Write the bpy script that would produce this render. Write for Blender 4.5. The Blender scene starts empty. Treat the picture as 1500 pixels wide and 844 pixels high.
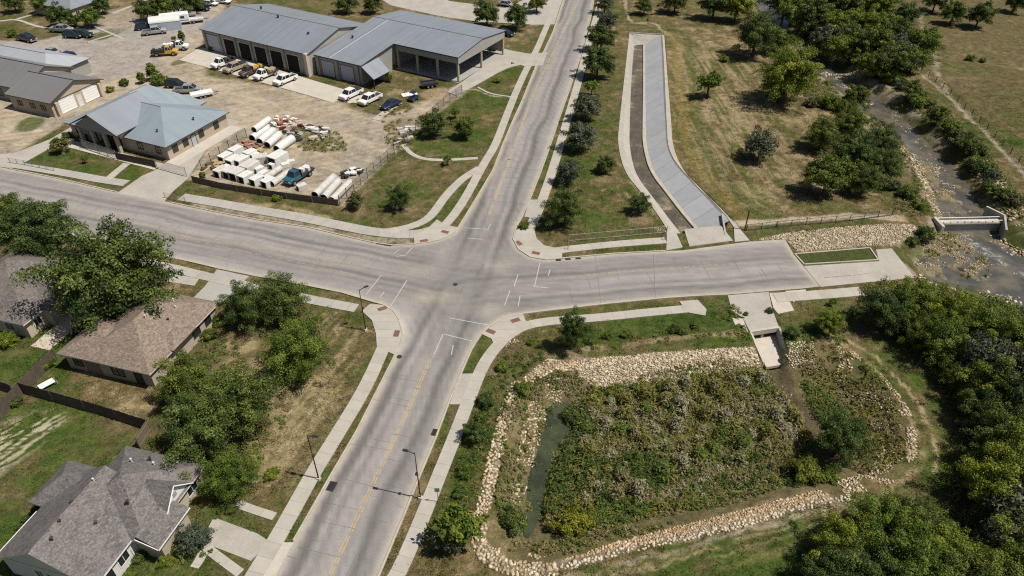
import bpy, bmesh, math, random
import numpy as np
from mathutils import Vector, Matrix, geometry
R = math.radians
random.seed(7)
RNG = np.random.default_rng(11)
C = bpy.context.scene.collection
SC = bpy.context.scene

# ------------------------------------------------------------------ camera
CAM_H, CAM_F, CAM_T = 62.0, 1050.0, R(38)
cam_d = bpy.data.cameras.new('drone_camera')
cam = bpy.data.objects.new('drone_camera', cam_d); C.objects.link(cam)
cam.location = (0, 0, CAM_H); cam.rotation_euler = (R(90) - CAM_T, 0, 0)
cam_d.sensor_width = 36; cam_d.lens = 36 * CAM_F / 1500
cam_d.clip_start = 1; cam_d.clip_end = 12000
SC.camera = cam

# ------------------------------------------------------------------ sky, sun, exposure
SUN_AZ, SUN_EL = R(-14), R(61)
w = bpy.data.worlds.new('World'); SC.world = w; w.use_nodes = True
nt = w.node_tree
sky = nt.nodes.new('ShaderNodeTexSky'); sky.sky_type = 'NISHITA'; sky.sun_disc = False
sky.sun_elevation = SUN_EL; sky.sun_rotation = R(90) - SUN_AZ
sky.air_density = 1.0; sky.dust_density = 1.5
bgn = nt.nodes['Background']; bgn.inputs['Strength'].default_value = 0.052
nt.links.new(sky.outputs['Color'], bgn.inputs['Color'])
sd_ = bpy.data.lights.new('sun', 'SUN'); sd_.energy = 5.0; sd_.angle = R(0.5); sd_.color = (1.0, 0.94, 0.845)
sun = bpy.data.objects.new('sun', sd_); C.objects.link(sun)
sv = Vector((math.cos(SUN_AZ) * math.cos(SUN_EL), math.sin(SUN_AZ) * math.cos(SUN_EL), math.sin(SUN_EL)))
sun.rotation_euler = sv.to_track_quat('Z', 'Y').to_euler(); sun.location = sv * 200
SC.view_settings.view_transform = 'Standard'; SC.view_settings.look = 'None'
SC.view_settings.exposure = 0.14; SC.view_settings.gamma = 1.0
try:
    SC.cycles.max_bounces = 6; SC.cycles.transparent_max_bounces = 4; SC.cycles.use_denoising = False; SC.cycles.filter_width = 1.15
except Exception: pass

# ------------------------------------------------------------------ survey: sight lines from the drone to the ground
ct, st = math.cos(CAM_T), math.sin(CAM_T)
def P(px, py, z=0.0):
    r = (px - 750) / CAM_F; u = (422 - py) / CAM_F
    dy = ct + u * st; dz = -st + u * ct
    t = (z - CAM_H) / dz
    return np.array([r * t, dy * t, z])
def G(px, py, z=0.0): return P(px, py, z)[:2]
def GL(pts, z=0.0): return np.array([G(a, b, z) for a, b in pts])
def MPP(px, py, z=0.0):
    p = P(px, py, z); d = p - np.array([0, 0, CAM_H])
    return (d[1] * ct - d[2] * st) / CAM_F

# ------------------------------------------------------------------ noise in plain numpy
def _hash(ix, iy, seed):
    h = (ix.astype(np.int64) * 374761393 + iy.astype(np.int64) * 668265263 + seed * 974634721) & 0x7fffffff
    h = ((h ^ (h >> 13)) * 1274126177) & 0x7fffffff
    return ((h ^ (h >> 16)) & 0xffff) / 65535.0
def vnoise(x, y, seed=0):
    ix = np.floor(x); iy = np.floor(y); fx = x - ix; fy = y - iy
    fx = fx * fx * (3 - 2 * fx); fy = fy * fy * (3 - 2 * fy)
    a = _hash(ix, iy, seed); b = _hash(ix + 1, iy, seed); c = _hash(ix, iy + 1, seed); d = _hash(ix + 1, iy + 1, seed)
    return (a * (1 - fx) + b * fx) * (1 - fy) + (c * (1 - fx) + d * fx) * fy
def fbm(x, y, scale, seed=0, octs=4):
    v = 0; amp = .5; tot = 0; s = scale
    for o in range(octs):
        v = v + amp * vnoise(x / s, y / s, seed + o * 17); tot += amp; amp *= .55; s /= 2.03
    return v / tot
def sstep(a, b, x):
    t = np.clip((x - a) / (b - a), 0, 1); return t * t * (3 - 2 * t)
def sdist(x, y, poly):
    """signed distance to a closed polygon, positive inside"""
    n = len(poly); d = np.full(x.shape, 1e9); inside = np.zeros(x.shape, bool)
    for i in range(n):
        ax, ay = poly[i]; bx, by = poly[(i + 1) % n]
        ex, ey = bx - ax, by - ay; l2 = ex * ex + ey * ey + 1e-12
        t = np.clip(((x - ax) * ex + (y - ay) * ey) / l2, 0, 1)
        d = np.minimum(d, np.hypot(x - ax - t * ex, y - ay - t * ey))
        cond = (ay > y) != (by > y)
        with np.errstate(divide='ignore', invalid='ignore'):
            xc = (bx - ax) * (y - ay) / (by - ay if by != ay else 1e-12) + ax
        inside ^= cond & (x < xc)
    return np.where(inside, d, -d)
def ldist(x, y, line):
    """distance to an open polyline"""
    d = np.full(x.shape, 1e9)
    for i in range(len(line) - 1):
        ax, ay = line[i]; bx, by = line[i + 1]
        ex, ey = bx - ax, by - ay; l2 = ex * ex + ey * ey + 1e-12
        t = np.clip(((x - ax) * ex + (y - ay) * ey) / l2, 0, 1)
        d = np.minimum(d, np.hypot(x - ax - t * ex, y - ay - t * ey))
    return d
def boxed(fn, x, y, pts, pad, default):
    """evaluate fn only near pts"""
    out = np.full(x.shape, default, float)
    mn = pts.min(0) - pad; mx = pts.max(0) + pad
    m = (x > mn[0]) & (x < mx[0]) & (y > mn[1]) & (y < mx[1])
    if m.any(): out[m] = fn(x[m], y[m], pts)
    return out
def smooth_line(pts, n=3):
    pts = np.array(pts, float)
    for _ in range(n):
        q = [pts[0]]
        for i in range(len(pts) - 1):
            q.append(pts[i] * .75 + pts[i + 1] * .25); q.append(pts[i] * .25 + pts[i + 1] * .75)
        q.append(pts[-1]); pts = np.array(q)
    return pts
def smooth_loop(pts, n=2):
    pts = np.array(pts, float)
    for _ in range(n):
        q = []
        for i in range(len(pts)):
            a, b = pts[i], pts[(i + 1) % len(pts)]
            q.append(a * .75 + b * .25); q.append(a * .25 + b * .75)
        pts = np.array(q)
    return pts

# ------------------------------------------------------------------ objects
def tag(o, label=None, cat=None, group=None, kind=None):
    if label: o['label'] = label
    if cat: o['category'] = cat
    if group: o['group'] = group
    if kind: o['kind'] = kind
    return o
def empty(name, loc, rz=0.0, label=None, cat=None, group=None):
    o = bpy.data.objects.new(name, None); C.objects.link(o)
    o.location = loc; o.rotation_euler = (0, 0, rz); o.empty_display_size = .5
    return tag(o, label, cat, group)
def link(name, me, parent=None, loc=None, rot=None):
    o = bpy.data.objects.new(name, me); C.objects.link(o)
    if parent: o.parent = parent
    if loc is not None: o.location = loc
    if rot is not None: o.rotation_euler = rot
    return o
class MB:
    """collects faces for ONE mesh"""
    def __init__(s): s.v = []; s.f = []; s.mi = []
    def add(s, vs, fs, mi=0):
        b = len(s.v); s.v += [tuple(map(float, p)) for p in vs]
        for f in fs: s.f.append(tuple(b + i for i in f)); s.mi.append(mi)
        return s
    def box(s, c, d, rz=0.0, mi=0, tilt=None, taper=1.0):
        x, y, z = d[0] / 2, d[1] / 2, d[2] / 2
        p = [(-x, -y, -z), (x, -y, -z), (x, y, -z), (-x, y, -z), (-x * taper, -y * taper, z), (x * taper, -y * taper, z), (x * taper, y * taper, z), (-x * taper, y * taper, z)]
        M = Matrix.Translation(c) @ Matrix.Rotation(rz, 4, 'Z')
        if tilt: M = M @ Matrix.Rotation(tilt[0], 4, 'X') @ Matrix.Rotation(tilt[1], 4, 'Y')
        p = [M @ Vector(q) for q in p]
        return s.add(p, [(0, 3, 2, 1), (4, 5, 6, 7), (0, 1, 5, 4), (1, 2, 6, 5), (2, 3, 7, 6), (3, 0, 4, 7)], mi)
    def bar(s, a, b, r, n=6, mi=0, r2=None, caps=True):
        a = Vector(a); b = Vector(b); r2 = r if r2 is None else r2
        q = (b - a).to_track_quat('Z', 'Y'); vs = []
        for k in range(n):
            t = 2 * math.pi * k / n; vs.append(a + q @ Vector((r * math.cos(t), r * math.sin(t), 0)))
        for k in range(n):
            t = 2 * math.pi * k / n; vs.append(b + q @ Vector((r2 * math.cos(t), r2 * math.sin(t), 0)))
        fs = [(k, (k + 1) % n, n + (k + 1) % n, n + k) for k in range(n)]
        if caps: fs += [tuple(range(n - 1, -1, -1)), tuple(range(n, 2 * n))]
        return s.add(vs, fs, mi)
    def quad(s, a, b, c, d, mi=0): return s.add([a, b, c, d], [(0, 1, 2, 3)], mi)
    def prism(s, poly, z0, z1, mi=0):
        """vertical prism over a simple polygon (world xy)"""
        n = len(poly); vs = [(p[0], p[1], z0) for p in poly] + [(p[0], p[1], z1) for p in poly]
        fs = [(k, (k + 1) % n, n + (k + 1) % n, n + k) for k in range(n)] + [tuple(range(n, 2 * n))]
        return s.add(vs, fs, mi)
    def mesh(s, name, mats):
        me = bpy.data.meshes.new(name); me.from_pydata(s.v, [], s.f)
        mats = mats if isinstance(mats, (list, tuple)) else [mats]
        for m in mats: me.materials.append(m)
        if len(mats) > 1: me.polygons.foreach_set('material_index', s.mi)
        me.validate(); me.update(); return me
    def build(s, name, mats, parent=None, smooth=False, bevel=0.0, loc=None, rot=None):
        me = s.mesh(name, mats)
        bm = bmesh.new(); bm.from_mesh(me)
        bmesh.ops.recalc_face_normals(bm, faces=bm.faces)
        if bevel: bmesh.ops.bevel(bm, geom=[e for e in bm.edges if len(e.link_faces) == 2 and e.calc_face_angle(0) > .5], offset=bevel, segments=1, affect='EDGES')
        bm.to_mesh(me); bm.free()
        if smooth: me.polygons.foreach_set('use_smooth', [True] * len(me.polygons))
        return link(name, me, parent, loc, rot)
def np_mesh(name, V, F, mat, col=None, smooth=False, colname='Col'):
    """fast mesh from arrays: V (n,3); F (m,k) with constant k"""
    me = bpy.data.meshes.new(name); V = np.asarray(V, np.float32); F = np.asarray(F, np.int32); k = F.shape[1]
    me.vertices.add(len(V)); me.vertices.foreach_set('co', V.ravel())
    me.loops.add(F.size); me.loops.foreach_set('vertex_index', F.ravel())
    me.polygons.add(len(F)); me.polygons.foreach_set('loop_start', np.arange(0, F.size, k, dtype=np.int32))
    me.polygons.foreach_set('loop_total', np.full(len(F), k, np.int32))
    if smooth: me.polygons.foreach_set('use_smooth', np.ones(len(F), bool))
    me.update(calc_edges=True)
    if mat: me.materials.append(mat)
    if col is not None:
        at = me.color_attributes.new(colname, 'FLOAT_COLOR', 'POINT')
        c4 = np.ones((len(V), 4), np.float32); c4[:, :col.shape[1]] = col
        at.data.foreach_set('color', c4.ravel())
    return me

# ------------------------------------------------------------------ materials
class NT:
    def __init__(s, name):
        s.m = bpy.data.materials.new(name); s.m.use_nodes = True; s.t = s.m.node_tree
        s.b = s.t.nodes['Principled BSDF']
    def n(s, typ, **kw):
        nd = s.t.nodes.new(typ)
        for k, v in kw.items(): setattr(nd, k, v)
        return nd
    def l(s, a, b): s.t.links.new(a, b)
    def noise(s, scale, detail=4, rough=.6, vec=None, dist=0.0):
        nd = s.n('ShaderNodeTexNoise'); nd.inputs['Scale'].default_value = scale; nd.inputs['Detail'].default_value = detail
        nd.inputs['Roughness'].default_value = rough; nd.inputs['Distortion'].default_value = dist
        if vec is not None: s.l(vec, nd.inputs['Vector'])
        return nd.outputs['Fac']
    def ramp(s, fac, stops):
        nd = s.n('ShaderNodeValToRGB'); e = nd.color_ramp.elements
        while len(e) < len(stops): e.new(.5)
        for i, (p, c) in enumerate(stops):
            e[i].position = p; e[i].color = (c, c, c, 1) if not isinstance(c, tuple) else (*c, 1)
        s.l(fac, nd.inputs['Fac']); return nd.outputs['Color']
    def mix(s, a, b, fac, mode='MIX'):
        nd = s.n('ShaderNodeMix'); nd.data_type = 'RGBA'; nd.blend_type = mode
        for inp, v in ((nd.inputs['Factor'], fac), (nd.inputs['A'], a), (nd.inputs['B'], b)):
            if isinstance(v, (int, float)): inp.default_value = v
            elif isinstance(v, tuple): inp.default_value = (*v, 1)
            else: s.l(v, inp)
        return nd.outputs['Result']
    def math(s, op, a, b=None):
        nd = s.n('ShaderNodeMath', operation=op)
        for i, v in enumerate((a, b)):
            if v is None: continue
            if isinstance(v, (int, float)): nd.inputs[i].default_value = v
            else: s.l(v, nd.inputs[i])
        return nd.outputs[0]
    def coords(s, kind='Object'): return s.n('ShaderNodeTexCoord').outputs[kind]
    def pos(s): return s.n('ShaderNodeNewGeometry').outputs['Position']
    def attr(s, name='Col'):
        nd = s.n('ShaderNodeAttribute', attribute_name=name); return nd.outputs['Color']
    def bump(s, h, strength=.4, dist=.1):
        nd = s.n('ShaderNodeBump'); nd.inputs['Strength'].default_value = strength; nd.inputs['Distance'].default_value = dist
        s.l(h, nd.inputs['Height']); s.l(nd.outputs['Normal'], s.b.inputs['Normal'])
    def base(s, c):
        if isinstance(c, tuple): s.b.inputs['Base Color'].default_value = (*c, 1)
        else: s.l(c, s.b.inputs['Base Color'])
    def rough(s, r, spec=.3, metal=0.0):
        s.b.inputs['Roughness'].default_value = r; s.b.inputs['Specular IOR Level'].default_value = spec; s.b.inputs['Metallic'].default_value = metal
M = {}
def simple(name, col, rough=.7, spec=.3, metal=0.0, nscale=1.5, namp=.25, coords='pos', bump=0.0):
    """plain surface with uneven wear in two sizes"""
    t = NT(name); v = t.pos() if coords == 'pos' else t.coords('Object')
    a = t.noise(nscale, 5, .65, v); b = t.noise(nscale * 9, 3, .6, v)
    f = t.math('ADD', t.math('MULTIPLY', a, .65), t.math('MULTIPLY', b, .35))
    lo = tuple(c * (1 - namp) for c in col); hi = tuple(min(1, c * (1 + namp)) for c in col)
    t.base(t.ramp(f, [(.3, lo), (.7, hi)])); t.rough(rough, spec, metal)
    if bump: t.bump(b, bump, .05)
    M[name] = t.m; return t.m
simple('concrete', (.43, .395, .34), .9, .2, nscale=.5, namp=.16, bump=.15)
simple('concrete_grey', (.315, .305, .285), .85, .2, nscale=.35, namp=.14)
simple('concrete_wall', (.30, .285, .25), .9, .2, nscale=.7, namp=.25)
simple('concrete_slab', (.34, .315, .28), .9, .2, nscale=.3, namp=.2)
simple('kerb', (.38, .345, .285), .9, .2, nscale=.8, namp=.22)
simple('red_pad', (.17, .085, .065), .9, .2, nscale=2, namp=.3)
simple('white_paint', (.40, .39, .375), .8, .3, nscale=1.2, namp=.2)
simple('yellow_paint', (.40, .30, .135), .85, .2, nscale=.9, namp=.12)
simple('tar', (.15, .138, .13), .9, .2, nscale=1.5, namp=.25)
simple('metal_dark', (.03, .03, .032), .6, .4, nscale=3, namp=.2)
simple('galvanised', (.33, .34, .35), .5, .5, metal=.6, nscale=3, namp=.15)
simple('rubber', (.014, .014, .015), .85, .2, nscale=6, namp=.3)
simple('rim_metal', (.42, .42, .43), .4, .5, metal=.7, nscale=5, namp=.15)
simple('wood_fence', (.105, .082, .066), .9, .15, nscale=2.2, namp=.4)
simple('wood_fence_pale', (.17, .135, .10), .9, .15, nscale=2.2, namp=.3)
simple('bark', (.085, .065, .05), .95, .1, nscale=4, namp=.35)
simple('white_plastic', (.72, .72, .71), .5, .4, nscale=2, namp=.06)
simple('pipe_white', (.56, .56, .54), .7, .3, nscale=1.5, namp=.12)
simple('pipe_concrete', (.47, .455, .42), .85, .2, nscale=1.2, namp=.2)
simple('terracotta', (.27, .15, .10), .8, .2, nscale=2, namp=.3)
simple('lumber', (.36, .27, .16), .85, .2, nscale=2.5, namp=.25)
simple('wall_tan', (.40, .34, .26), .9, .2, nscale=.8, namp=.12)
simple('wall_beige', (.46, .40, .31), .9, .2, nscale=.8, namp=.12)
simple('wall_grey', (.30, .29, .27), .9, .2, nscale=.7, namp=.12)
simple('wall_white', (.62, .60, .56), .85, .2, nscale=.7, namp=.08)
simple('trim_white', (.68, .67, .64), .6, .3, nscale=2, namp=.06)
simple('trim_dark', (.045, .042, .04), .7, .3, nscale=2, namp=.2)
simple('door_pale', (.36, .40, .47), .6, .35, nscale=1, namp=.07)
simple('door_white', (.78, .78, .77), .5, .4, nscale=1, namp=.05)
simple('inside_shade', (.02, .019, .018), .95, .1, nscale=1, namp=.3)  # near-black colour painted in for the shade inside hollows
simple('vent_metal', (.6, .6, .58), .5, .4, nscale=4, namp=.1)
def glass():
    t = NT('glass'); t.base((.02, .025, .03)); t.rough(.08, .6); M['glass'] = t.m
glass()
def paint(name, col, rough=.3, metal=0.0):
    t = NT(name); v = t.coords('Object'); n = t.noise(2.5, 4, .6, v)
    t.base(t.ramp(n, [(.3, tuple(c * .86 for c in col)), (.7, tuple(min(1, c * 1.06) for c in col))])); t.rough(rough, .5, metal)
    t.b.inputs['Coat Weight'].default_value = .4; t.b.inputs['Coat Roughness'].default_value = .12; M[name] = t.m
paint('paint_white', (.74, .74, .72)); paint('paint_silver', (.36, .37, .38), .35, .3); paint('paint_navy', (.012, .022, .055))
paint('paint_black', (.012, .013, .015)); paint('paint_green', (.012, .03, .03)); paint('paint_tan', (.34, .28, .2)); paint('paint_yellow', (.55, .33, .05))
paint('paint_teal', (.02, .10, .14)); paint('paint_grey', (.10, .105, .11)); paint('paint_red', (.25, .03, .02)); paint('paint_brown', (.09, .06, .045))
def metal_roof(name, col, spacing=.45, vary=.08):
    """standing-seam sheets: ribs run along object Y unless UV says so"""
    t = NT(name); uv = t.n('ShaderNodeUVMap').outputs['UV']
    sp = t.n('ShaderNodeSeparateXYZ'); t.l(uv, sp.inputs[0])
    u = t.math('FRACT', t.math('DIVIDE', sp.outputs['X'], spacing))
    rib = t.math('LESS_THAN', u, .12)
    cell = t.math('FLOOR', t.math('DIVIDE', sp.outputs['X'], spacing * 2))
    wn = t.n('ShaderNodeTexWhiteNoise', noise_dimensions='1D'); t.l(cell, wn.inputs['W'])
    n = t.noise(.25, 4, .6, t.pos()); n2 = t.noise(2.2, 4, .6, t.pos())
    f = t.math('ADD', t.math('MULTIPLY', n, .5), t.math('ADD', t.math('MULTIPLY', wn.outputs['Value'], .2), t.math('MULTIPLY', n2, .3)))
    c = t.ramp(f, [(.25, tuple(k * (1 - vary) for k in col)), (.75, tuple(k * (1 + vary) for k in col))])
    c = t.mix(c, tuple(k * .82 for k in col), t.math('MULTIPLY', rib, .7)); t.base(c)
    t.rough(.45, .4, .25); t.bump(rib, .35, .04); M[name] = t.m
metal_roof('roof_steel', (.255, .28, .315), vary=.14); metal_roof('roof_blue', (.265, .315, .35), vary=.12); metal_roof('roof_pale', (.40, .42, .45)); metal_roof('roof_taupe', (.21, .205, .205))
def shingle(name, col, col2):
    t = NT(name); uv = t.n('ShaderNodeUVMap').outputs['UV']
    br = t.n('ShaderNodeTexBrick'); t.l(uv, br.inputs['Vector']); br.inputs['Scale'].default_value = 1
    br.inputs['Brick Width'].default_value = .42; br.inputs['Row Height'].default_value = .2; br.inputs['Mortar Size'].default_value = .012
    br.inputs['Color1'].default_value = (*[c * .72 for c in col], 1); br.inputs['Color2'].default_value = (*[c * 1.25 for c in col], 1); br.inputs['Mortar'].default_value = (*[c * .5 for c in col], 1)
    n = t.noise(.6, 5, .65, t.pos()); n2 = t.noise(5, 3, .7, t.pos())
    c = t.mix(br.outputs['Color'], col2, t.ramp(n, [(.4, 0.0), (.7, .75)]))
    c = t.mix(c, t.ramp(n2, [(.3, .6), (.7, 1.3)]), 1.0, 'MULTIPLY'); t.base(c); t.rough(.95, .1); t.bump(n2, .4, .03); M[name] = t.m
shingle('shingle_grey', (.15, .139, .134), (.18, .166, .157)); shingle('shingle_brown', (.235, .185, .148), (.20, .16, .13)); shingle('shingle_taupe', (.15, .135, .125), (.19, .165, .15))
def ground_mat():
    t = NT('ground'); p = t.pos(); c = t.attr()
    n1 = t.noise(.9, 6, .7, p); n2 = t.noise(4.5, 5, .75, p); n3 = t.noise(.22, 4, .6, p)
    m1 = t.ramp(n1, [(.3, .58), (.72, 1.42)]); m2 = t.ramp(n2, [(.28, .42), (.5, .95), (.75, 1.75)])  # uneven ground tone; the dark specks also paint in grass self-shadow
    bw = t.n('ShaderNodeRGBToBW'); t.l(c, bw.inputs[0]); k = t.ramp(bw.outputs[0], [(.17, 1.0), (.28, .42)])
    c = t.mix(c, m1, k, 'MULTIPLY'); c = t.mix(c, m2, k, 'MULTIPLY')
    c = t.mix(c, (.17, .13, .07), t.ramp(n3, [(.58, 0.0), (.75, .25)]))
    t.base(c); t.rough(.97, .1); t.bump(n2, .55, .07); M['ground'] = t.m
ground_mat()
def road_mat():
    t = NT('road_asphalt'); p = t.pos(); c = t.attr()
    n1 = t.noise(.35, 5, .65, p); n2 = t.noise(7, 4, .75, p)
    c = t.mix(c, t.ramp(n1, [(.3, .9), (.7, 1.1)]), 1.0, 'MULTIPLY'); c = t.mix(c, t.ramp(n2, [(.3, .86), (.7, 1.14)]), 1.0, 'MULTIPLY')
    vo = t.n('ShaderNodeTexVoronoi', feature='DISTANCE_TO_EDGE'); vo.inputs['Scale'].default_value = .16
    nd = t.n('ShaderNodeMix'); nd.data_type = 'VECTOR'
    wv = t.n('ShaderNodeTexNoise'); wv.inputs['Scale'].default_value = .5; t.l(p, wv.inputs['Vector'])
    add = t.n('ShaderNodeVectorMath', operation='MULTIPLY_ADD'); t.l(wv.outputs['Color'], add.inputs[0]); add.inputs[1].default_value = (3, 3, 0); t.l(p, add.inputs[2])
    t.l(add.outputs[0], vo.inputs['Vector'])
    crack = t.ramp(vo.outputs['Distance'], [(.0, 1.0), (.007, 0.0)])
    c = t.mix(c, (.14, .13, .12), t.math('MULTIPLY', crack, t.ramp(n1, [(.45, 0.0), (.58, .6)])))
    t.base(c); t.rough(.9, .2); M['road'] = t.m
road_mat()
def walk_mat(name, col, joint=1.6):
    t = NT(name); uv = t.n('ShaderNodeUVMap').outputs['UV']; sp = t.n('ShaderNodeSeparateXYZ'); t.l(uv, sp.inputs[0])
    q = t.math('DIVIDE', sp.outputs['Y'], joint); fr = t.math('FRACT', q); j = t.math('LESS_THAN', fr, .035)
    wn = t.n('ShaderNodeTexWhiteNoise', noise_dimensions='1D'); t.l(t.math('FLOOR', q), wn.inputs['W'])
    n = t.noise(.7, 5, .65, t.pos()); n2 = t.noise(6, 3, .7, t.pos())
    f = t.math('ADD', t.math('MULTIPLY', n, .5), t.math('ADD', t.math('MULTIPLY', wn.outputs['Value'], .13), t.math('MULTIPLY', n2, .28)))
    c = t.ramp(f, [(.25, tuple(k * .78 for k in col)), (.75, tuple(k * 1.16 for k in col))]); c = t.mix(c, tuple(k * .5 for k in col), t.math('MULTIPLY', j, .6))
    t.base(c); t.rough(.9, .2); M[name] = t.m
walk_mat('sidewalk', (.385, .36, .315)); walk_mat('shared_path', (.355, .34, .305), 2.4); walk_mat('slope_panels', (.31, .325, .335), 4.2)
def leaf_mat(name, col, col2, trans=.22):
    t = NT(name); c = t.attr('Tint'); sp = t.n('ShaderNodeSeparateColor'); t.l(c, sp.inputs[0])
    oi = t.n('ShaderNodeObjectInfo').outputs['Random']
    k = t.mix(col, col2, sp.outputs['Red']); k = t.mix(k, t.ramp(oi, [(0, (.70, .80, .88)), (.5, (1.0, 1.0, 1.0)), (1, (1.38, 1.22, .92))]), 1.0, 'MULTIPLY')
    k = t.mix(k, t.ramp(sp.outputs['Green'], [(0, .5), (1, 1.55)]), 1.0, 'MULTIPLY'); t.base(k); t.rough(.6, .25)
    tr = t.n('ShaderNodeBsdfTranslucent'); t.l(k, tr.inputs['Color']); ms = t.n('ShaderNodeMixShader'); ms.inputs[0].default_value = trans
    t.l(t.b.outputs[0], ms.inputs[1]); t.l(tr.outputs[0], ms.inputs[2]); out = t.t.nodes['Material Output']; t.l(ms.outputs[0], out.inputs['Surface'])
    M[name] = t.m
leaf_mat('leaf_dark', (.036, .064, .013), (.14, .178, .038)); leaf_mat('leaf_mid', (.064, .106, .012), (.19, .235, .030)); leaf_mat('leaf_light', (.105, .135, .016), (.21, .22, .030))
leaf_mat('leaf_grey', (.062, .078, .044), (.135, .15, .092)); leaf_mat('leaf_yellow', (.085, .115, .016), (.19, .20, .026)); leaf_mat('leaf_olive', (.075, .09, .024), (.15, .145, .042))
def attr_leaf(name, trans=.3):
    t = NT(name); c = t.attr('Col'); t.base(c); t.rough(.75, .15)
    tr = t.n('ShaderNodeBsdfTranslucent'); t.l(c, tr.inputs['Color']); ms = t.n('ShaderNodeMixShader'); ms.inputs[0].default_value = trans
    t.l(t.b.outputs[0], ms.inputs[1]); t.l(tr.outputs[0], ms.inputs[2]); t.l(ms.outputs[0], t.t.nodes['Material Output'].inputs['Surface']); M[name] = t.m
attr_leaf('weed_blades')
def attr_rock():
    t = NT('limestone'); c = t.attr('Col'); n = t.noise(6, 4, .7, t.pos()); t.base(t.mix(c, t.ramp(n, [(.3, .75), (.7, 1.18)]), 1.0, 'MULTIPLY')); t.rough(.95, .15); t.bump(n, .4, .04); M['limestone'] = t.m
attr_rock()
def rock_solo():
    t = NT('limestone_boulder'); oi = t.n('ShaderNodeObjectInfo').outputs['Random']; n = t.noise(4, 4, .7, t.pos())
    c = t.ramp(oi, [(0, (.34, .26, .165)), (.5, (.46, .365, .245)), (1, (.55, .465, .34))]); t.base(t.mix(c, t.ramp(n, [(.3, .75), (.7, 1.15)]), 1.0, 'MULTIPLY')); t.rough(.95, .15); M['boulder'] = t.m
rock_solo()
def water_mat(name, deep, shallow):
    t = NT(name); p = t.pos(); n = t.noise(.35, 4, .6, p); n2 = t.noise(3.5, 3, .6, p, .6); c = t.attr()
    k = t.mix(deep, shallow, t.ramp(n, [(.4, 0.0), (.65, 1.0)])); fo = t.math('MULTIPLY', t.n('ShaderNodeRGBToBW').outputs[0], 1.0); t.l(c, fo.node.inputs[0].links[0].from_node.inputs[0]); k = t.mix(k, (.50, .52, .51), t.math('MULTIPLY', fo, t.ramp(t.noise(2.2, 5, .7, p, .8), [(.42, 0.0), (.6, 1.0)]))); t.base(k); t.rough(.12, .6); t.bump(n2, .5, .08); M[name] = t.m
water_mat('creek_water', (.062, .062, .055), (.135, .115, .082)); water_mat('pond_water', (.030, .038, .022), (.06, .068, .034))
# ================================================================== SURVEYED OUTLINES (photo pixels -> ground)
ROAD = [(851,-60),(825,0),(810,47),(797,75),(785,97),(765,147),(750,180),(737,211),(722,250),(697,292),(672,333),(666,341),(655,347),(643,352),(630,355),(607,358),(575,360),(547,356),(500,345),(450,333),(375,322),
        (312,310),(250,297),(200,287),(150,277),(100,265),(57,256),(15,248),(-80,230),(-80,303),(0,321),(110,347),(212,361),(232,374),(275,383),(317,393),(380,406),(450,419),(500,429),(547,443),(562,447),(575,455),(585,469),(590,489),(586,509),(579,520),
        (560,558),(522,633),(487,693),(450,758),(430,793),(402,844),(353,930),(522,930),(555,844),(595,748),(612,705),(640,638),(657,592),(675,549),(690,514),(697,502),(706,489),(717,479),(730,470),(745,464),(767,460),(800,456),
        (875,447),(975,437),(1020,434),(1065,432),(1125,427),(1175,423),(1201,420),(1162,372),(1150,351),(1100,354),(1000,367),(975,368),(900,372),(822,379),(800,381),(777,377),(760,366),(752,351),(755,336),(765,318),(777,291),(792,253),(807,211),
        (820,172),(835,130),(850,85),(867,20),(870,0),(887,-60)]
ROADW = GL(ROAD)
SLAB = GL([(1163,372),(1202,420.5),(1340,407),(1306,364),(1283,366),(1288,383),(1178,390)])
CH = {  # channel lines: list of (px,py), height
 'lo': ([(922,49),(915,110),(906,190),(905,211),(912,243),(922,262),(935,276),(965,316),(977,336)], .06),
 'li': ([(926,52),(921,110),(913,190),(913,211),(920,243),(931,264),(943,279),(972,319),(984,338)], .06),
 'bl': ([(929,67),(925,110),(922,190),(922,214),(928,246),(938,266),(952,283),(981,322),(994,338)], -1.5),
 'br': ([(942,66),(942,110),(941,190),(941,211),(948,243),(958,262),(970,277),(998,314),(1017,336)], -1.5),
 'cr': ([(945,65),(945,110),(946,190),(947,211),(954,243),(964,261),(976,276),(1004,312),(1023,335)], -1.25),
 'st': ([(968,52),(970,90),(972,140),(975,190),(976,211),(982,230),(995,249),(1025,279),(1057,314)], .04),
 'ri': ([(970,52),(972.5,90),(974.5,140),(977,190),(978,211),(984,229),(997,248),(1027,277),(1060,312)], .1),
 'ro': ([(973,52),(976,90),(980,140),(984,190),(985,211),(995,241),(1020,274),(1050,299),(1075,326)], .1)}
CHAN_CUT = GL([(p[0]*.5+q[0]*.5, p[1]*.5+q[1]*.5) for p, q in zip(CH['lo'][0], CH['li'][0])] + [(999,341),(1061,334)] + [(p[0]*.5+q[0]*.5, p[1]*.5+q[1]*.5) for p, q in reversed(list(zip(CH['ri'][0], CH['ro'][0])))])
POND = smooth_loop(GL([(847,529),(975,517),(1097,508),(1102,500),(1150,497),(1155,503),(1225,502),(1250,517),(1285,542),(1315,574),(1332,602),(1341,630),(1342,675),(1326,698),(1287,715),(1245,728),(1162,745),(1125,757),(1000,790),(925,806),(860,826),(815,840),(750,836),(722,828),(706,812),(697,790),(697,763),(707,733),(717,678),(732,633),(750,584),(762,558),(776,544),(800,532)]), 1)
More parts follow.
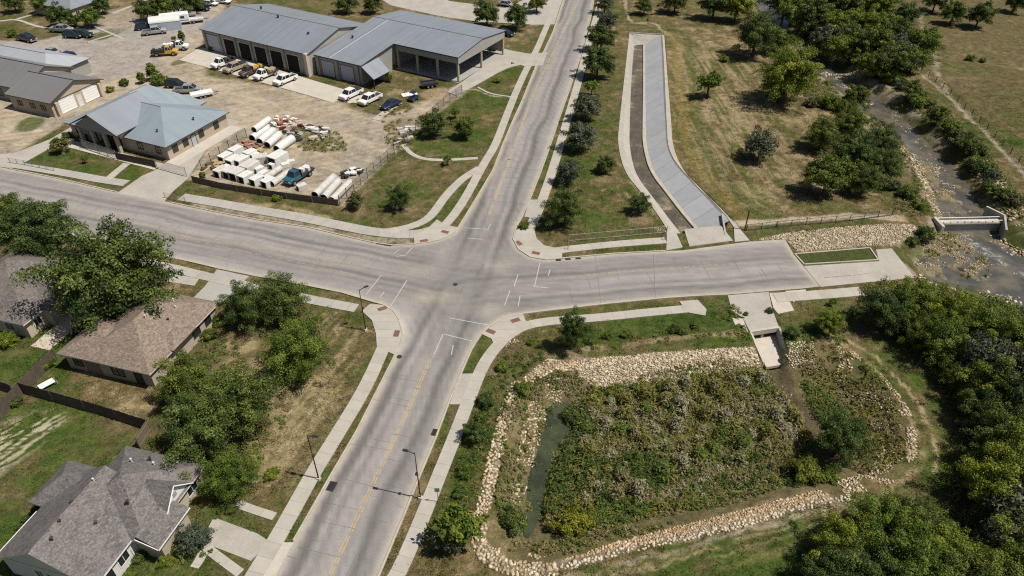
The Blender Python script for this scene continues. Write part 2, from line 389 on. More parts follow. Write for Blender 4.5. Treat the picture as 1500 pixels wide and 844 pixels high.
CREEK = smooth_loop(GL([(1070,-60),(1095,0),(1120,30),(1160,70),(1200,112),(1250,152),(1288,184),(1318,216),(1344,262),(1362,310),(1366,330),(1346,347),(1308,360),(1330,395),(1350,414),(1400,425),(1440,433),(1500,455),(1600,500),(1640,420),(1500,346),(1482,312),(1456,270),(1428,233),(1402,213),(1370,185),(1332,150),(1292,120),(1255,95),(1215,60),(1180,30),(1155,0),(1140,-60)]), 1)
YARD = GL([(-40,60),(60,62),(130,38),(230,22),(318,2),(330,10),(296,60),(300,110),(440,135),(560,172),(640,140),(690,118),(690,128),(620,180),(575,222),(502,300),(440,285),(275,262),(330,175),(240,140),(150,160),(95,178),(40,215),(10,235),(-60,225),(-60,60)])
SW_CUT = np.array([G(1100,486), G(1140,480), G(1152,534,-1.2), G(1120,540,-1.2)])

# ------------------------------------------------------------------ ground sheet
def axis(lo, hi, step_fn, far):
    a = [lo]
    while a[-1] < hi: a.append(a[-1] + step_fn(a[-1]))
    s = 1.2; l = [a[0]]
    while l[-1] > -far: l.append(l[-1] - s); s *= 1.45
    s = 1.2; r = [a[-1]]
    while r[-1] < far: r.append(r[-1] + s); s *= 1.45
    return np.array(l[:0:-1] + a + r[1:])
xs = axis(-152, 165, lambda v: .34 if -62 < v < 75 else .48, 5000)
ys = axis(28, 232, lambda v: max(.27, v * .0032), 5000)
X, Y = np.meshgrid(xs, ys); X = X.ravel(); Y = Y.ravel(); NX, NY = len(xs), len(ys)
NOI = fbm(X, Y, 9, 1); NOI2 = fbm(X, Y, 2.6, 5); NOI3 = fbm(X, Y, 30, 9)
wx = X + (NOI2 - .5) * 1.6; wy = Y + (fbm(X, Y, 2.6, 23) - .5) * 1.6      # ragged edges
def pd(px, wob=True, smooth=1, pad=12):
    g = GL(px); g = smooth_loop(g, smooth) if smooth else g
    return boxed(sdist, wx if wob else X, wy if wob else Y, g, pad, -99.)
def ld(px, wob=True, smooth=2, pad=12):
    g = smooth_line(GL(px), smooth) if smooth else GL(px)
    return boxed(ldist, wx if wob else X, wy if wob else Y, g, pad, 99.)
d_road = boxed(sdist, X, Y, ROADW, 12, -99.)
d_pond = boxed(sdist, X, Y, POND, 20, -99.)
d_creek = boxed(sdist, wx, wy, CREEK, 25, -99.)
d_chan = boxed(sdist, X, Y, CHAN_CUT, 12, -99.)
d_cul = boxed(sdist, X, Y, SW_CUT, 6, -99.)
Z = (NOI - .5) * .25 * sstep(1.5, 8, -np.maximum(d_road, np.maximum(d_chan, d_pond))) * (Y < 240) - .03
Z = Z - .02 * (Y > 240)
Z -= 2.05 * sstep(0, 6.0, d_pond) + (NOI2 - .5) * .45 * sstep(3, 7, d_pond)
Z -= 2.3 * sstep(-.3, 4.2, d_creek) + (fbm(X, Y, 4, 31) - .5) * 1.1 * sstep(2, 6, d_creek)
BAR1 = smooth_loop(GL([(1376,338),(1405,337),(1420,352),(1445,375),(1462,405),(1430,414),(1385,404),(1345,398),(1338,385),(1350,366),(1362,352)], -1.5), 1); BAR2 = smooth_loop(GL([(1322,218),(1350,222),(1372,250),(1398,292),(1402,318),(1376,320),(1362,292),(1345,255)], -1.5), 1); BAR3 = smooth_loop(GL([(1212,108),(1250,108),(1290,118),(1300,122),(1270,125),(1225,118)], -1.5), 1)
d_bar = np.maximum.reduce([boxed(sdist, wx, wy, b_, 10, -99.) for b_ in (BAR1, BAR2, BAR3)])
Z = np.where(d_bar > -2.5, np.maximum(Z, np.where(True, -2.0 + .36 * sstep(-2, 1.5, d_bar) + (fbm(X, Y, 1.7, 131) - .5) * 1.3, Z)), Z)
POOL = smooth_loop(GL([(790,600),(815,586),(843,594),(840,628),(815,652),(802,690),(795,740),(778,790),(764,785),(772,720),(785,650)], -1.95), 1)
Z -= .5 * sstep(-1, 1, boxed(sdist, wx, wy, POOL, 8, -99.))
Z = np.where(d_chan > -.1, -2.6, Z)
Z = np.where(d_cul > -.12, np.minimum(Z, -2.7), Z)
Z = np.where(d_road > .5, -.12, Z)
# swale and berm along the north rim of the pond
l_berm = ld([(800,520),(880,508),(985,497),(1078,488)], False)
Z += .35 * np.exp(-(l_berm / 1.3) ** 2) * (d_pond < 0)
# ---- colours (plain albedo of grass, straw, soil)
GREEN = np.array((.060, .078, .018)); LUSH = np.array((.044, .069, .013)); DRY = np.array((.124, .096, .047)); STRAW = np.array((.265, .212, .118)); SOIL = np.array((.185, .135, .085))
TAN = np.array((.345, .288, .218)); PALE = np.array((.42, .36, .26)); OLIVE = np.array((.086, .080, .030)); MUD = np.array((.092, .073, .043)); GREY = np.array((.20, .185, .165)); ASPH = np.array((.25, .228, .205))
col = np.zeros((len(X), 3))
dry = np.full(X.shape, .55)
def region(px, v, soft=3.0, smooth=1):
    global dry
    m = sstep(-soft, soft, pd(px, True, smooth, 20)); dry = dry * (1 - m) + v * m
region([(-200,-20),(820,-20),(700,240),(-200,240)], .62)
region([(560,225),(700,150),(760,80),(725,215),(650,310),(560,340),(500,320)], .50)
region([(600,150),(690,100),(745,120),(700,225),(590,232)], .36)
region([(20,215),(130,215),(240,245),(180,270),(20,240)], .24)
region([(860,60),(922,45),(903,210),(980,340),(800,365),(800,290)], .44)
region([(975,30),(1120,60),(1180,140),(1300,160),(1345,300),(1090,330),(990,230)], .80)
region([(940,-10),(1100,-10),(1100,45),(940,45)], .55)
region([(1340,-20),(1520,-20),(1520,240),(1420,160)], .57)
region([(330,430),(440,440),(540,475),(550,510),(380,780),(360,640)], .74)
region([(745,490),(1090,450),(1090,500),(850,520),(760,545),(690,760),(620,830),(650,690)], .23)
region([(600,840),(700,830),(900,830),(1250,735),(1340,690),(1360,600),(1280,520),(1180,490),(1240,470),(1420,600),(1400,740),(1200,900),(600,900)], .30)
region([(1160,440),(1260,430),(1280,490),(1180,485)], .25)
region([(0,480),(110,480),(70,540),(0,575)], .26)
region([(60,560),(105,545),(225,575),(215,625)], .66)
region([(-40,640),(60,590),(215,640),(170,670),(110,680),(50,760),(-40,830)], .22)
region([(225,810),(310,760),(370,820),(330,870),(180,870)], .30)
region([(100,350),(330,400),(330,430),(250,430),(80,400)], .8)
FINE = fbm(X, Y, 1.0, 101, 3)
t = np.clip(dry + (NOI - .5) * .95 + (NOI2 - .5) * .95 + (NOI3 - .5) * .4 + (FINE - .5) * .7, 0, 1)
def lerp(a, b, m): return a * (1 - m)[:, None] + b * m[:, None]
col[:] = GREEN
col = lerp(col, np.broadcast_to(LUSH, col.shape), sstep(.25, .05, t)); col = lerp(col, np.broadcast_to(OLIVE, col.shape), sstep(.25, .5, t))
col = lerp(col, np.broadcast_to(DRY, col.shape), sstep(.5, .74, t)); col = lerp(col, np.broadcast_to(STRAW, col.shape), sstep(.8, 1.0, t) * .7)
def put(c, m):
    global col
    col = lerp(col, np.broadcast_to(np.asarray(c), col.shape), np.clip(m, 0, 1))
# far field right of the creek is a duller olive
put((.105, .085, .042), .75 * sstep(-2, 4, pd([(1330,60),(1345,-30),(1700,-30),(1700,420),(1500,262),(1418,165)])) * sstep(.3, .55, fbm(X, Y, 14, 41)))
# mowing swaths: streaky noise that follows the channel
def streak(ang, across, along, seed):
    a = R(ang); u = X * math.cos(a) + Y * math.sin(a); v = -X * math.sin(a) + Y * math.cos(a)
    return fbm(u / along, v / across, 1.0, seed, 3)
s1 = streak(92, .5, 9, 51) * .6 + streak(92, 1.6, 14, 52) * .4; s2 = streak(128, .45, 6, 57) * .6 + streak(128, 1.4, 10, 58) * .4; m_f = sstep(-3, 3, pd([(980,55),(1105,80),(1140,140),(1180,300),(1085,328),(995,240),(980,190)]))
bend = sstep(112, 100, Y)
sw = s1 * (1 - bend) + s2 * bend
put(STRAW * .85, m_f * sstep(.53, .62, sw) * .75); put(GREEN * 1.15, m_f * sstep(.47, .37, sw) * .75)
lf = ld([(979,52),(990,190),(1003,236),(1030,272),(1082,325)], False)
put((.17, .13, .045), sstep(1.8, .6, np.abs(lf - 1.7)) * .6 * (X > 15)); put(GREEN, sstep(1.6, .5, np.abs(lf - 4.6)) * .6 * (NOI2 > .35))
m_sw = sstep(-2, 2, pd([(455,450),(520,462),(548,490),(470,640),(400,740),(385,640)])); s3 = streak(70, .5, 6, 61)
put(STRAW * .9, m_sw * sstep(.5, .66, s3) * .8); put(OLIVE, m_sw * sstep(.48, .36, s3) * .6)
m_by = sstep(-1, 2, pd([(-30,640),(40,600),(110,610),(60,650),(20,690),(-30,720)])); put(PALE, m_by * sstep(.47, .6, streak(55, .35, 2.0, 63)) * .85)
m_nw = sstep(-2, 2, pd([(560,225),(700,235),(650,300),(560,330)])); put(DRY * 1.05, m_nw * sstep(.5, .66, streak(62, .6, 7, 64)) * .6)
m_se = sstep(-1, 2, pd([(620,844),(830,844),(1250,735),(1240,790),(1130,850),(900,900)])); put(LUSH * .9, m_se * sstep(.5, .64, streak(18, .8, 12, 65)) * .7); put((.14, .12, .05), m_se * sstep(.48, .38, streak(18, .6, 12, 66)) * .5)
# vehicle tracks, footpaths and worn soil
def track(px, wdt, c, op, brk=.0, seed=0):
    m = sstep(wdt, wdt * .4, ld(px)) * op
    if brk: m = m * sstep(brk - .12, brk + .12, fbm(X, Y, 3, 71 + seed))
    put(c, m)
track([(830,850),(1000,800),(1130,765),(1240,738),(1262,735)], .38, PALE * .66, .7, .38); track([(850,858),(1010,810),(1140,772),(1245,744)], .25, STRAW * .9, .7, .42, 1); track([(870,866),(1020,822),(1150,784),(1225,760)], .18, STRAW * .8, .6, .45, 21); track([(840,844),(1005,795),(1130,761)], .16, SOIL, .7)
track([(1200,493),(1245,508),(1290,548),(1330,600),(1348,650),(1346,690),(1300,725)], .5, STRAW * .9, .8, .38, 2); track([(1215,490),(1262,505),(1312,545),(1350,590),(1370,640),(1366,690)], .35, STRAW * 1.05, .85, .36, 3)
track([(1345,100),(1362,120),(1400,150),(1440,190),(1500,255),(1540,300)], .7, TAN * .85, .8, .3, 4); track([(1345,20),(1358,60),(1372,85),(1368,105),(1390,140)], .9, TAN * .8, .7, .4, 5); track([(1400,155),(1450,200),(1500,246)], .4, TAN, .6, .4, 6)
track([(1085,328),(1150,323),(1225,316),(1290,316),(1320,320)], 1.1, TAN * 1.05, .85); track([(975,50),(960,32),(930,35),(918,25),(917,0)], .6, TAN, .7, .35, 7); track([(930,30),(990,50),(1000,90)], .8, STRAW, .5, .4, 8)
track([(880,278),(900,270),(925,292),(930,310)], .4, STRAW, .7, .4, 9); track([(905,235),(922,268),(940,290),(972,330)], .35, STRAW, .6, .45, 10)
track([(270,291),(330,305),(400,300),(480,320)], 1.2, STRAW * 1.05, .75, .42, 11); track([(285,300),(375,318),(450,329),(540,352),(600,354)], 1.0, TAN * .85, .8, .33, 12)
track([(800,520),(880,512),(1000,497),(1078,490)], .7, SOIL * 1.25, .75, .3, 13); track([(795,534),(900,522),(1000,508),(1100,500)], .35, OLIVE, .7)
track([(680,130),(700,131),(720,140),(750,142)], .4, PALE, .6); track([(578,222),(600,213),(610,222),(640,232)], .5, PALE, .6, .4, 14)
track([(395,690),(425,672),(470,560),(500,520),(520,490)], .9, STRAW, .55, .42, 15); track([(300,650),(390,655),(440,665)], .7, SOIL * 1.4, .6, .4, 16)
for cx, cy, rr in ((598,309,1.6),(525,310,1.3),(656,249,.8),(937,322,2.2),(885,262,1.5),(103,214,1.4),(301,271,1.0),(1040,152,1.8),(1108,243,2.2),(1290,175,2),(720,548,.9),(838,525,1.2)):
    g = G(cx, cy); put(SOIL * 1.05, sstep(rr * 1.2, rr * .6, np.hypot(wx - g[0], wy - g[1])) * .7)
# verges beside the roads: worn and mixed
put(DRY, sstep(2.2, .2, -d_road) * sstep(-2.4, -.1, d_road) * sstep(.45, .62, NOI2) * .6)
for px in ([(672,335),(700,290),(750,180),(785,97),(808,50),(815,50),(797,92),(757,172),(727,240),(688,318)], [(235,372),(320,394),(316,402),(232,385)], [(455,426),(545,446),(540,453),(455,435)]):
    put((.13, .105, .05), sstep(-.3, .4, pd(px)) * .7)
for px in ([(640,312),(665,290),(690,262),(699,262),(665,320),(655,330)], [(595,337),(618,330),(622,334),(600,341)], [(685,528),(705,495),(722,497),(703,540)], [(640,640),(650,600),(668,590),(650,650)]):
    put(GREEN, sstep(-.2, .4, pd(px, True, 0)) * .9)
# leaf litter on the woods floor, creek banks, pond slopes
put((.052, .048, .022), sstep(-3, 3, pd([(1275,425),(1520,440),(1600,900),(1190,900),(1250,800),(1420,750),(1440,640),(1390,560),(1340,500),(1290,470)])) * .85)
put(MUD * .9, sstep(-3, 3, pd([(1150,-20),(1330,-20),(1370,90),(1310,120),(1250,90)])) * .55)
put((.062, .06, .026), sstep(-2, 3, pd([(215,540),(360,500),(400,640),(340,740),(220,650)])) * .5)
put((.125, .105, .052), sstep(0, 2.5, d_pond) * .75); put((.10, .10, .036), sstep(4, 7, d_pond) * sstep(.4, .6, NOI2) * .6)
zz = -1.9
def pz(px, z, sm=1):
    g = smooth_loop(GL(px, z), sm); return boxed(sdist, wx, wy, g, 10, -99.)
put(MUD * 1.25, sstep(-.8, 1.2, pz([(950,700),(1000,682),(1060,672),(1125,662),(1185,655),(1195,680),(1120,690),(1010,720),(960,738)], -1.9)))
put(MUD * .85, sstep(-.6, .8, pz([(1122,540),(1155,537),(1180,585),(1200,620),(1195,660),(1165,625),(1150,590)], -1.9)))
put(MUD, sstep(-.6, .8, pz([(775,650),(800,640),(805,700),(790,790),(765,790)], -2.0)) * .7)
m_bank = sstep(-2.2, .2, d_creek) * sstep(3.5, .8, d_creek); put(TAN * .75, m_bank * sstep(.42, .58, NOI2) * .7); put(GREEN * .8, m_bank * sstep(.5, .38, NOI2) * .6)
put((.22, .175, .115), sstep(2, 4, d_creek) * .8); put((.12, .10, .055), sstep(2, 4, d_creek) * sstep(.5, .65, fbm(X, Y, 3, 83)) * .7)
put((.165, .14, .088), sstep(-1.5, .5, d_bar) * .7); put((.105, .098, .05), sstep(-1, .5, d_bar) * sstep(.5, .65, fbm(X, Y, 2, 133)) * .7)
for px in ([(845,528),(975,516.5),(1102,508),(1112,520),(1118,534),(1060,539),(960,552),(870,556),(845,545)], [(845,529),(800,528),(775,545),(762,560),(745,592),(735,633),(723,678),(712,733),(702,765),(700,795),(712,815),(735,830),(780,836),(815,835),(870,821),(925,804),(1000,789),(1125,758),(1243,729),(1215,722),(1130,746),(1000,780),(925,798),(850,817),(780,826),(740,822),(720,805),(708,785),(712,745),(735,680),(745,630),(755,600),(772,560),(800,545)], [(826,820),(900,794),(1000,766),(1125,735),(1200,714),(1215,724),(1130,748),(1000,783),(925,798),(850,817)], [(1104,352),(1150,342),(1230,333),(1300,328),(1340,330),(1344,345),(1305,361),(1275,360),(1170,369),(1150,350)]):
    put((.24, .19, .135), sstep(-.3, .4, pd(px, True, 0)) * .9)
# service yard: packed caliche, greyer where paved
m_y = sstep(-1.0, 1.0, boxed(sdist, wx, wy, YARD, 10, -99.)); put(TAN, m_y * .96); put(np.array((.245, .215, .175)), m_y * sstep(.42, .62, fbm(X, Y, 7, 91)) * .75); put(PALE, m_y * sstep(.56, .7, streak(-28, 1.2, 10, 93)) * .45); put(SOIL * 1.2, m_y * sstep(.55, .66, streak(20, .7, 8, 94)) * .5)
m_a = sstep(-1.5, 1.5, pd([(-40,60),(60,62),(130,38),(230,22),(318,0),(300,40),(240,80),(225,100),(150,118),(70,75),(-40,70)])); put(ASPH * 1.12, m_a * .85)
m_yg = sstep(-.8, 1.2, pd([(425,182),(470,183),(505,205),(505,222),(470,226),(430,212)])); put((.12, .10, .04), m_yg * sstep(.35, .55, NOI2) * .9)
m_yg = sstep(-.6, .8, pd([(505,150),(535,128),(600,150),(610,162),(560,172),(515,160)])); put(OLIVE, m_yg * sstep(.3, .5, NOI2) * .85)
put(OLIVE * 1.1, sstep(-.6, .6, pd([(262,86),(295,73),(298,80),(265,95),(245,96)])) * .85); put(OLIVE, sstep(-.6, .6, pd([(120,50),(165,48),(160,56),(128,62)])) * .9); put(GREEN, sstep(-.6, .6, pd([(15,182),(50,168),(77,174),(35,196)])) * .85)
put(GREEN, sstep(-.6, .6, pd([(140,45),(180,40),(200,35),(150,62)])) * .6)
put(OLIVE, sstep(-.5, .5, pd([(545,135),(575,110),(600,114),(568,140)])) * .8); put(SOIL * 1.5, sstep(-.5, .5, pd([(610,135),(650,125),(668,135),(640,150)])) * .8)
put(SOIL * 1.1, sstep(-.8, .8, pd([(560,178),(600,170),(622,180),(590,212)])) * .7)
# pale yards beyond: top strip
put(TAN * .8, sstep(-1.5, 1.5, pd([(135,22),(200,5),(210,38),(165,44),(140,38)])) * .8); put(DRY * 1.15, sstep(-2, 2, pd([(560,0),(430,2),(530,30),(600,18)])) * .6)
col *= (.74 + .52 * fbm(X, Y, 1.3, 107, 3))[:, None]
far = np.maximum(sstep(225, 245, Y), np.maximum(sstep(155, 175, np.abs(X)), sstep(30, 26, Y))); col = lerp(col, np.broadcast_to(np.array((.10, .088, .042)), col.shape), far)
V = np.stack([X, Y, Z], 1)
ii = (np.arange(NY - 1)[:, None] * NX + np.arange(NX - 1)[None, :]).ravel()
F = np.stack([ii, ii + 1, ii + NX + 1, ii + NX], 1)
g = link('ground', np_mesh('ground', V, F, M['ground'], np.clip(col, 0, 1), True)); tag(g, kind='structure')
def ground_z(x, y):
    i = int(np.clip(np.searchsorted(xs, x) - 1, 0, NX - 2)); j = int(np.clip(np.searchsorted(ys, y) - 1, 0, NY - 2))
    fx = (x - xs[i]) / (xs[i + 1] - xs[i]); fy = (y - ys[j]) / (ys[j + 1] - ys[j]); q = lambda a, b: Z[b * NX + a]
    return float((q(i, j) * (1 - fx) + q(i + 1, j) * fx) * (1 - fy) + (q(i, j + 1) * (1 - fx) + q(i + 1, j + 1) * fx) * fy)

# ------------------------------------------------------------------ road sheet with worn wheel paths
def fill_sheet(poly, step, z, extra_noise=True):
    mn = poly.min(0); mx = poly.max(0)
    gx, gy = np.meshgrid(np.arange(mn[0], mx[0], step), np.arange(mn[1], mx[1], step)); gx = gx.ravel(); gy = gy.ravel()
    d = sdist(gx, gy, poly); k = d > step * .55
    pts = [Vector((a, b)) for a, b in poly] ; n = len(pts)
    pts += [Vector((a, b)) for a, b in zip(gx[k], gy[k])]
    r = geometry.delaunay_2d_cdt(pts, [(i, (i + 1) % n) for i in range(n)], [], 1, 1e-4)
    V = np.array([(v[0], v[1], z) for v in r[0]]); F = np.array([f for f in r[2] if len(f) == 3]); return V, F
V, F = fill_sheet(ROADW, .42, .03)
rx, ry = V[:, 0], V[:, 1]
c = np.tile(np.array((.262, .246, .234)), (len(rx), 1))
dr = sdist(rx, ry, ROADW)
arms = {'north': (G(708, 345), G(857, -30), 4.6), 'south': (G(652, 480), G(440, 900), 4.6), 'west': (G(600, 400), G(-60, 268), 6.3), 'east': (G(770, 420), G(1180, 393), 6.0)}
dark = np.zeros(len(rx)); tot = np.zeros(len(rx))
for k, (a, b, hw) in arms.items():
    d = (b - a) / np.linalg.norm(b - a); u = (rx - a[0]) * d[0] + (ry - a[1]) * d[1]; s = (rx - a[0]) * -d[1] + (ry - a[1]) * d[0]
    wgt = sstep(-16, 4, u) * sstep(hw + 7, hw - 1, np.abs(s))
    ws = s + (fbm(u / 9, s * 0, 1, 13, 2) - .5) * 1.2
    lanes = sum(np.exp(-((np.abs(ws) - q) / wd) ** 2) * am for q, wd, am in ((1.1, .42, .55), (2.6, .55, .9), (hw * .62, .5, .5), (hw * .82, .6, .45)))
    lanes = lanes * (.72 + .42 * fbm(u / 22, s / .9, 1, 17, 3)) + (fbm(u / 26, s / .32, 1, 19, 3) - .5) * .8
    dark += lanes * wgt; tot += wgt
dark = dark / np.maximum(tot, 1)
ctr = G(700, 400); q = np.hypot(rx - ctr[0], ry - ctr[1])
inter = sstep(17, 8, q); dark = dark * (1 - inter * .3) + inter * (.25 + .8 * (fbm(rx / 5, ry / 5, 1, 33, 4) - .4))
c *= (1 - .46 * np.clip(dark, -.3, 1.1))[:, None]
# turning tracks through the junction
for px in ([(660,520),(690,440),(760,412)], [(640,420),(690,400),(800,400)], [(600,380),(680,400),(720,320)], [(690,470),(715,380),(745,300)], [(560,420),(640,440),(640,520)]):
    d = ldist(rx, ry, smooth_line(GL(px), 3)); c *= (1 - .10 * np.exp(-((d - .8) / .45) ** 2))[:, None]
c = c * (1 - sstep(1.0, .1, dr)[:, None] * .75) + np.array((.385, .345, .285)) * sstep(1.0, .1, dr)[:, None] * .75       # concrete gutter pan
for px in ([(593,470),(600,495),(592,520)], [(588,455),(604,475),(606,505)]):
    d = ldist(rx, ry, smooth_line(GL(px), 2)); c *= (1 + .14 * np.exp(-(d / 1.0) ** 2))[:, None]
for cx, cy, rr in ((724,455,1.5),(648,437,1.5),(622,436,1.3),(610,395,1.5),(730,392,1.3)):
    g_ = G(cx, cy); d = np.hypot((rx - g_[0]) * .6, ry - g_[1]); c += (np.array((.06, .055, .035)) * np.exp(-(d / rr) ** 2)[:, None])
rd = link('road', np_mesh('road', V, F, M['road'], np.clip(c, 0, 1))); tag(rd, kind='structure')

# ------------------------------------------------------------------ flat strips and slabs
WALKED = []; SLABS = []
def ribbon(name, line, width, z, mat, thick=0.0, parent=None, width2=None):
    """strip along a world polyline; UV x across, y along, metres"""
    line = np.array(line, float); n = len(line); t = np.zeros_like(line)
    t[1:-1] = line[2:] - line[:-2]; t[0] = line[1] - line[0]; t[-1] = line[-1] - line[-2]
    t /= np.linalg.norm(t, axis=1)[:, None] + 1e-9; nr = np.stack([-t[:, 1], t[:, 0]], 1)
    wd = np.linspace(width, width2 or width, n)[:, None] / 2
    L = line + nr * wd; Rr = line - nr * wd; s = np.r_[0, np.cumsum(np.linalg.norm(np.diff(line, axis=0), axis=1))]
    vs = []; fs = []; uv = []
    for i in range(n): vs += [(*L[i], z), (*Rr[i], z)]; uv += [(0, s[i]), (width, s[i])]
    for i in range(n - 1): fs.append((2 * i, 2 * i + 1, 2 * i + 3, 2 * i + 2))
    if thick:
        b = len(vs)
        for i in range(n): vs += [(*L[i], z - thick), (*Rr[i], z - thick)]; uv += [(0, s[i]), (width, s[i])]
        for i in range(n - 1): fs += [(2 * i, 2 * i + 2, b + 2 * i + 2, b + 2 * i), (2 * i + 1, b + 2 * i + 1, b + 2 * i + 3, 2 * i + 3)]
        fs += [(0, b, b + 1, 1), (2 * n - 2, 2 * n - 1, b + 2 * n - 1, b + 2 * n - 2)]
    me = bpy.data.meshes.new(name); me.from_pydata([tuple(map(float, v)) for v in vs], [], fs); ul = me.uv_layers.new()
    for lp in me.loops: ul.data[lp.index].uv = uv[lp.vertex_index]
    me.materials.append(M[mat]); bm = bmesh.new(); bm.from_mesh(me); bmesh.ops.recalc_face_normals(bm, faces=bm.faces); bm.to_mesh(me); bm.free()
    if me.polygons[0].normal.z < 0: me.flip_normals()
    return link(name, me, parent)
def slab(name, poly, z, mat, thick=.2, parent=None, joint=True):
    poly = [tuple(map(float, p)) for p in poly]; SLABS.append(np.array(poly))
    a = sum(poly[i][0] * poly[(i + 1) % len(poly)][1] - poly[(i + 1) % len(poly)][0] * poly[i][1] for i in range(len(poly)))
    if a < 0: poly = poly[::-1]
    m = MB().prism(poly, z - thick, z); o = m.build(name, M[mat], parent)
    bm = bmesh.new(); bm.from_mesh(o.data); bmesh.ops.triangulate(bm, faces=[f for f in bm.faces if len(f.verts) > 4]); bm.to_mesh(o.data); bm.free()
    ul = o.data.uv_layers.new()
    for lp in o.data.loops: co = o.data.vertices[lp.vertex_index].co; ul.data[lp.index].uv = (co.x, co.y)
    return o
def S(o): return tag(o, kind='structure')
def walk(px, width, z=.085, mat='sidewalk', sm=2, name='sidewalk'):
    WALKED.append((smooth_line(GL(px), sm), width)); return S(ribbon(name, smooth_line(GL(px), sm), width, z, mat, .25))
walk([(826,-40),(814,10),(801,38),(787,72),(771,102),(757,132),(740,175),(725,215),(707,243),(685,285),(665,316),(646,336)], 1.5)
walk([(703,246),(690,254),(675,264),(652,288),(635,313),(620,326),(590,336),(556,340.5)], 1.5, .089)
walk([(643,335),(606,345.5),(547,340.5),(500,331),(437,318),(375,308),(312,296.5),(266,289)], 2.2, .081, 'shared_path')
walk([(185,269),(150,264),(102,255),(60,248),(15,241)], 2.0, .081, 'shared_path'); walk([(186,240),(172,251),(157,264)], 1.4, .089)
walk([(885,-20),(879,5),(870,37),(860,70),(850,110),(841,142),(822,207),(807,258),(792,300),(780,327)], 1.6)
walk([(806,369),(830,365.5),(900,358),(975,352.5)], 1.6)
walk([(570,860),(585,838),(615,768),(642,700),(667,638),(688,582),(706,538),(722,514),(738,497),(755,484),(775,475.5),(812,470),(875,466),(950,458),(1015,452)], 1.55)
walk([(210,385),(250,392.5),(300,405),(375,422),(457,440),(522,452)], 1.7, .081, 'shared_path')
walk([(563,507),(535,570),(487,648),(457,697),(425,755),(396,806),(372,844),(350,885)], 1.7)
walk([(1135,437),(1175,434),(1215,431),(1262,427)], 1.9); walk([(345,737),(365,745),(402,757)], .9, .07)
walk([(678,132),(705,118),(735,100),(762,93),(772,96)], 1.4, .07); walk([(590,212),(605,229),(635,236),(700,232)], .9, .07); walk([(700,128),(718,138),(748,142)], .5, .06)
walk([(585,150),(560,168),(550,176)], 1.6, .06); walk([(0,31),(25,28),(50,38),(75,42)], .9, .05); walk([(25,28),(60,18),(85,12)], .9, .055)
walk([(140,40),(165,50),(180,57)], .7, .05); walk([(128,62),(160,52),(168,50)], .6, .056); walk([(165,20),(195,8),(215,0)], 1.0, .05)
S(slab('pavement_corner', GL([(606,344),(624,338),(640,322),(652,330),(672,334),(666,340),(655,346),(643,351),(630,354),(607,357)]), .094, 'sidewalk'))
S(slab('pavement_corner', GL([(777,327),(787,322),(783,338),(786,350),(797,360),(824,366),(823,378),(800,380.5),(777,376.5),(760.5,365.5),(753,351),(756,338)]), .094, 'sidewalk'))
S(slab('pavement_corner', GL([(542,446),(562,447.5),(574,455.5),(584,470),(589,489),(585,509),(577,520),(560,512),(552,508),(551,490),(545,470),(530,456)]), .094, 'sidewalk'))
S(slab('pavement_corner', GL([(706,490),(718,480),(731,470.5),(745,464.5),(766,460.5),(770,470),(778,477),(757,486),(740,499),(725,509),(720,497)]), .094, 'sidewalk'))
S(slab('pavement_pad', GL([(995,442),(1022,440),(1035,454),(1033,463),(1010,459),(1002,452)]), .095, 'sidewalk'))
S(slab('pavement_pad', GL([(776,293),(799,293),(791,322),(768,318)]), .088, 'concrete_slab')); S(slab('pavement_pad', GL([(676,548),(697,548),(679,593),(658.5,593)]), .078, 'concrete_slab'))
S(slab('channel_walk', GL([(977,336),(990,341),(1000,363),(976,367.5)]), .1, 'sidewalk')); S(slab('channel_walk', GL([(1060,312),(1075,326),(1098,353),(1076,355),(1075,334)]), .11, 'sidewalk'))
S(slab('driveway', GL([(172,283),(208,258),(229,249),(275,262),(254,280),(240,296),(205,290)]), .05, 'concrete_slab')); S(slab('driveway', GL([(229,249),(262,224),(325,172),(352,178),(300,222),(275,262)]), .05, 'concrete_slab'))
S(slab('driveway', GL([(-60,228),(20,225),(72,205),(150,160),(165,168),(95,205),(40,236),(16,247),(-60,236)]), .05, 'concrete_slab'))
S(slab('driveway', GL([(405,795),(430,795),(402,846),(378,846)]), .06, 'concrete')); S(slab('driveway', GL([(318,760),(377,782),(397,795),(367,822),(302,797)]), .06, 'concrete_slab')); walk([(299,800),(322,818),(352,840)], .9, .07); walk([(318,762),(306,785),(296,815),(285,832)], .9, .064)
S(slab('driveway', GL([(318,395),(365,405),(350,418),(330,440),(300,455),(270,450),(300,420)]), .05, 'concrete_grey')); S(slab('driveway', GL([(240,400),(292,408),(285,419),(245,413)]), .05, 'concrete_slab'))
S(slab('driveway', GL([(752,75),(775,79),(802,77),(795,96),(770,98),(745,90),(722,80),(730,70)]), .06, 'concrete_slab')); S(slab('driveway', GL([(775,37),(812,36),(820,10),(806,10),(800,30)]), .06, 'concrete_slab'))
S(slab('side_street', GL([(555,-3),(572,8),(640,23),(700,32),(790,36),(812,36),(822,5),(835,-30),(740,12),(660,2),(560,-30)]), .035, 'concrete_slab'))
S(slab('apron', GL([(290,72),(300,70),(452,116),(527,138),(548,150),(492,152),(445,138),(300,98),(262,88)]), .045, 'concrete')); S(slab('apron', GL([(655,135),(735,80),(752,75),(748,95),(690,128),(668,140)]), .045, 'concrete_slab'))
S(slab('road_end', SLAB, .035, 'concrete_slab', .7)); S(slab('shoulder_slab', GL([(1002,336),(1056,331),(1074,353),(1010,361.5)]), .036, 'concrete_slab', .4))
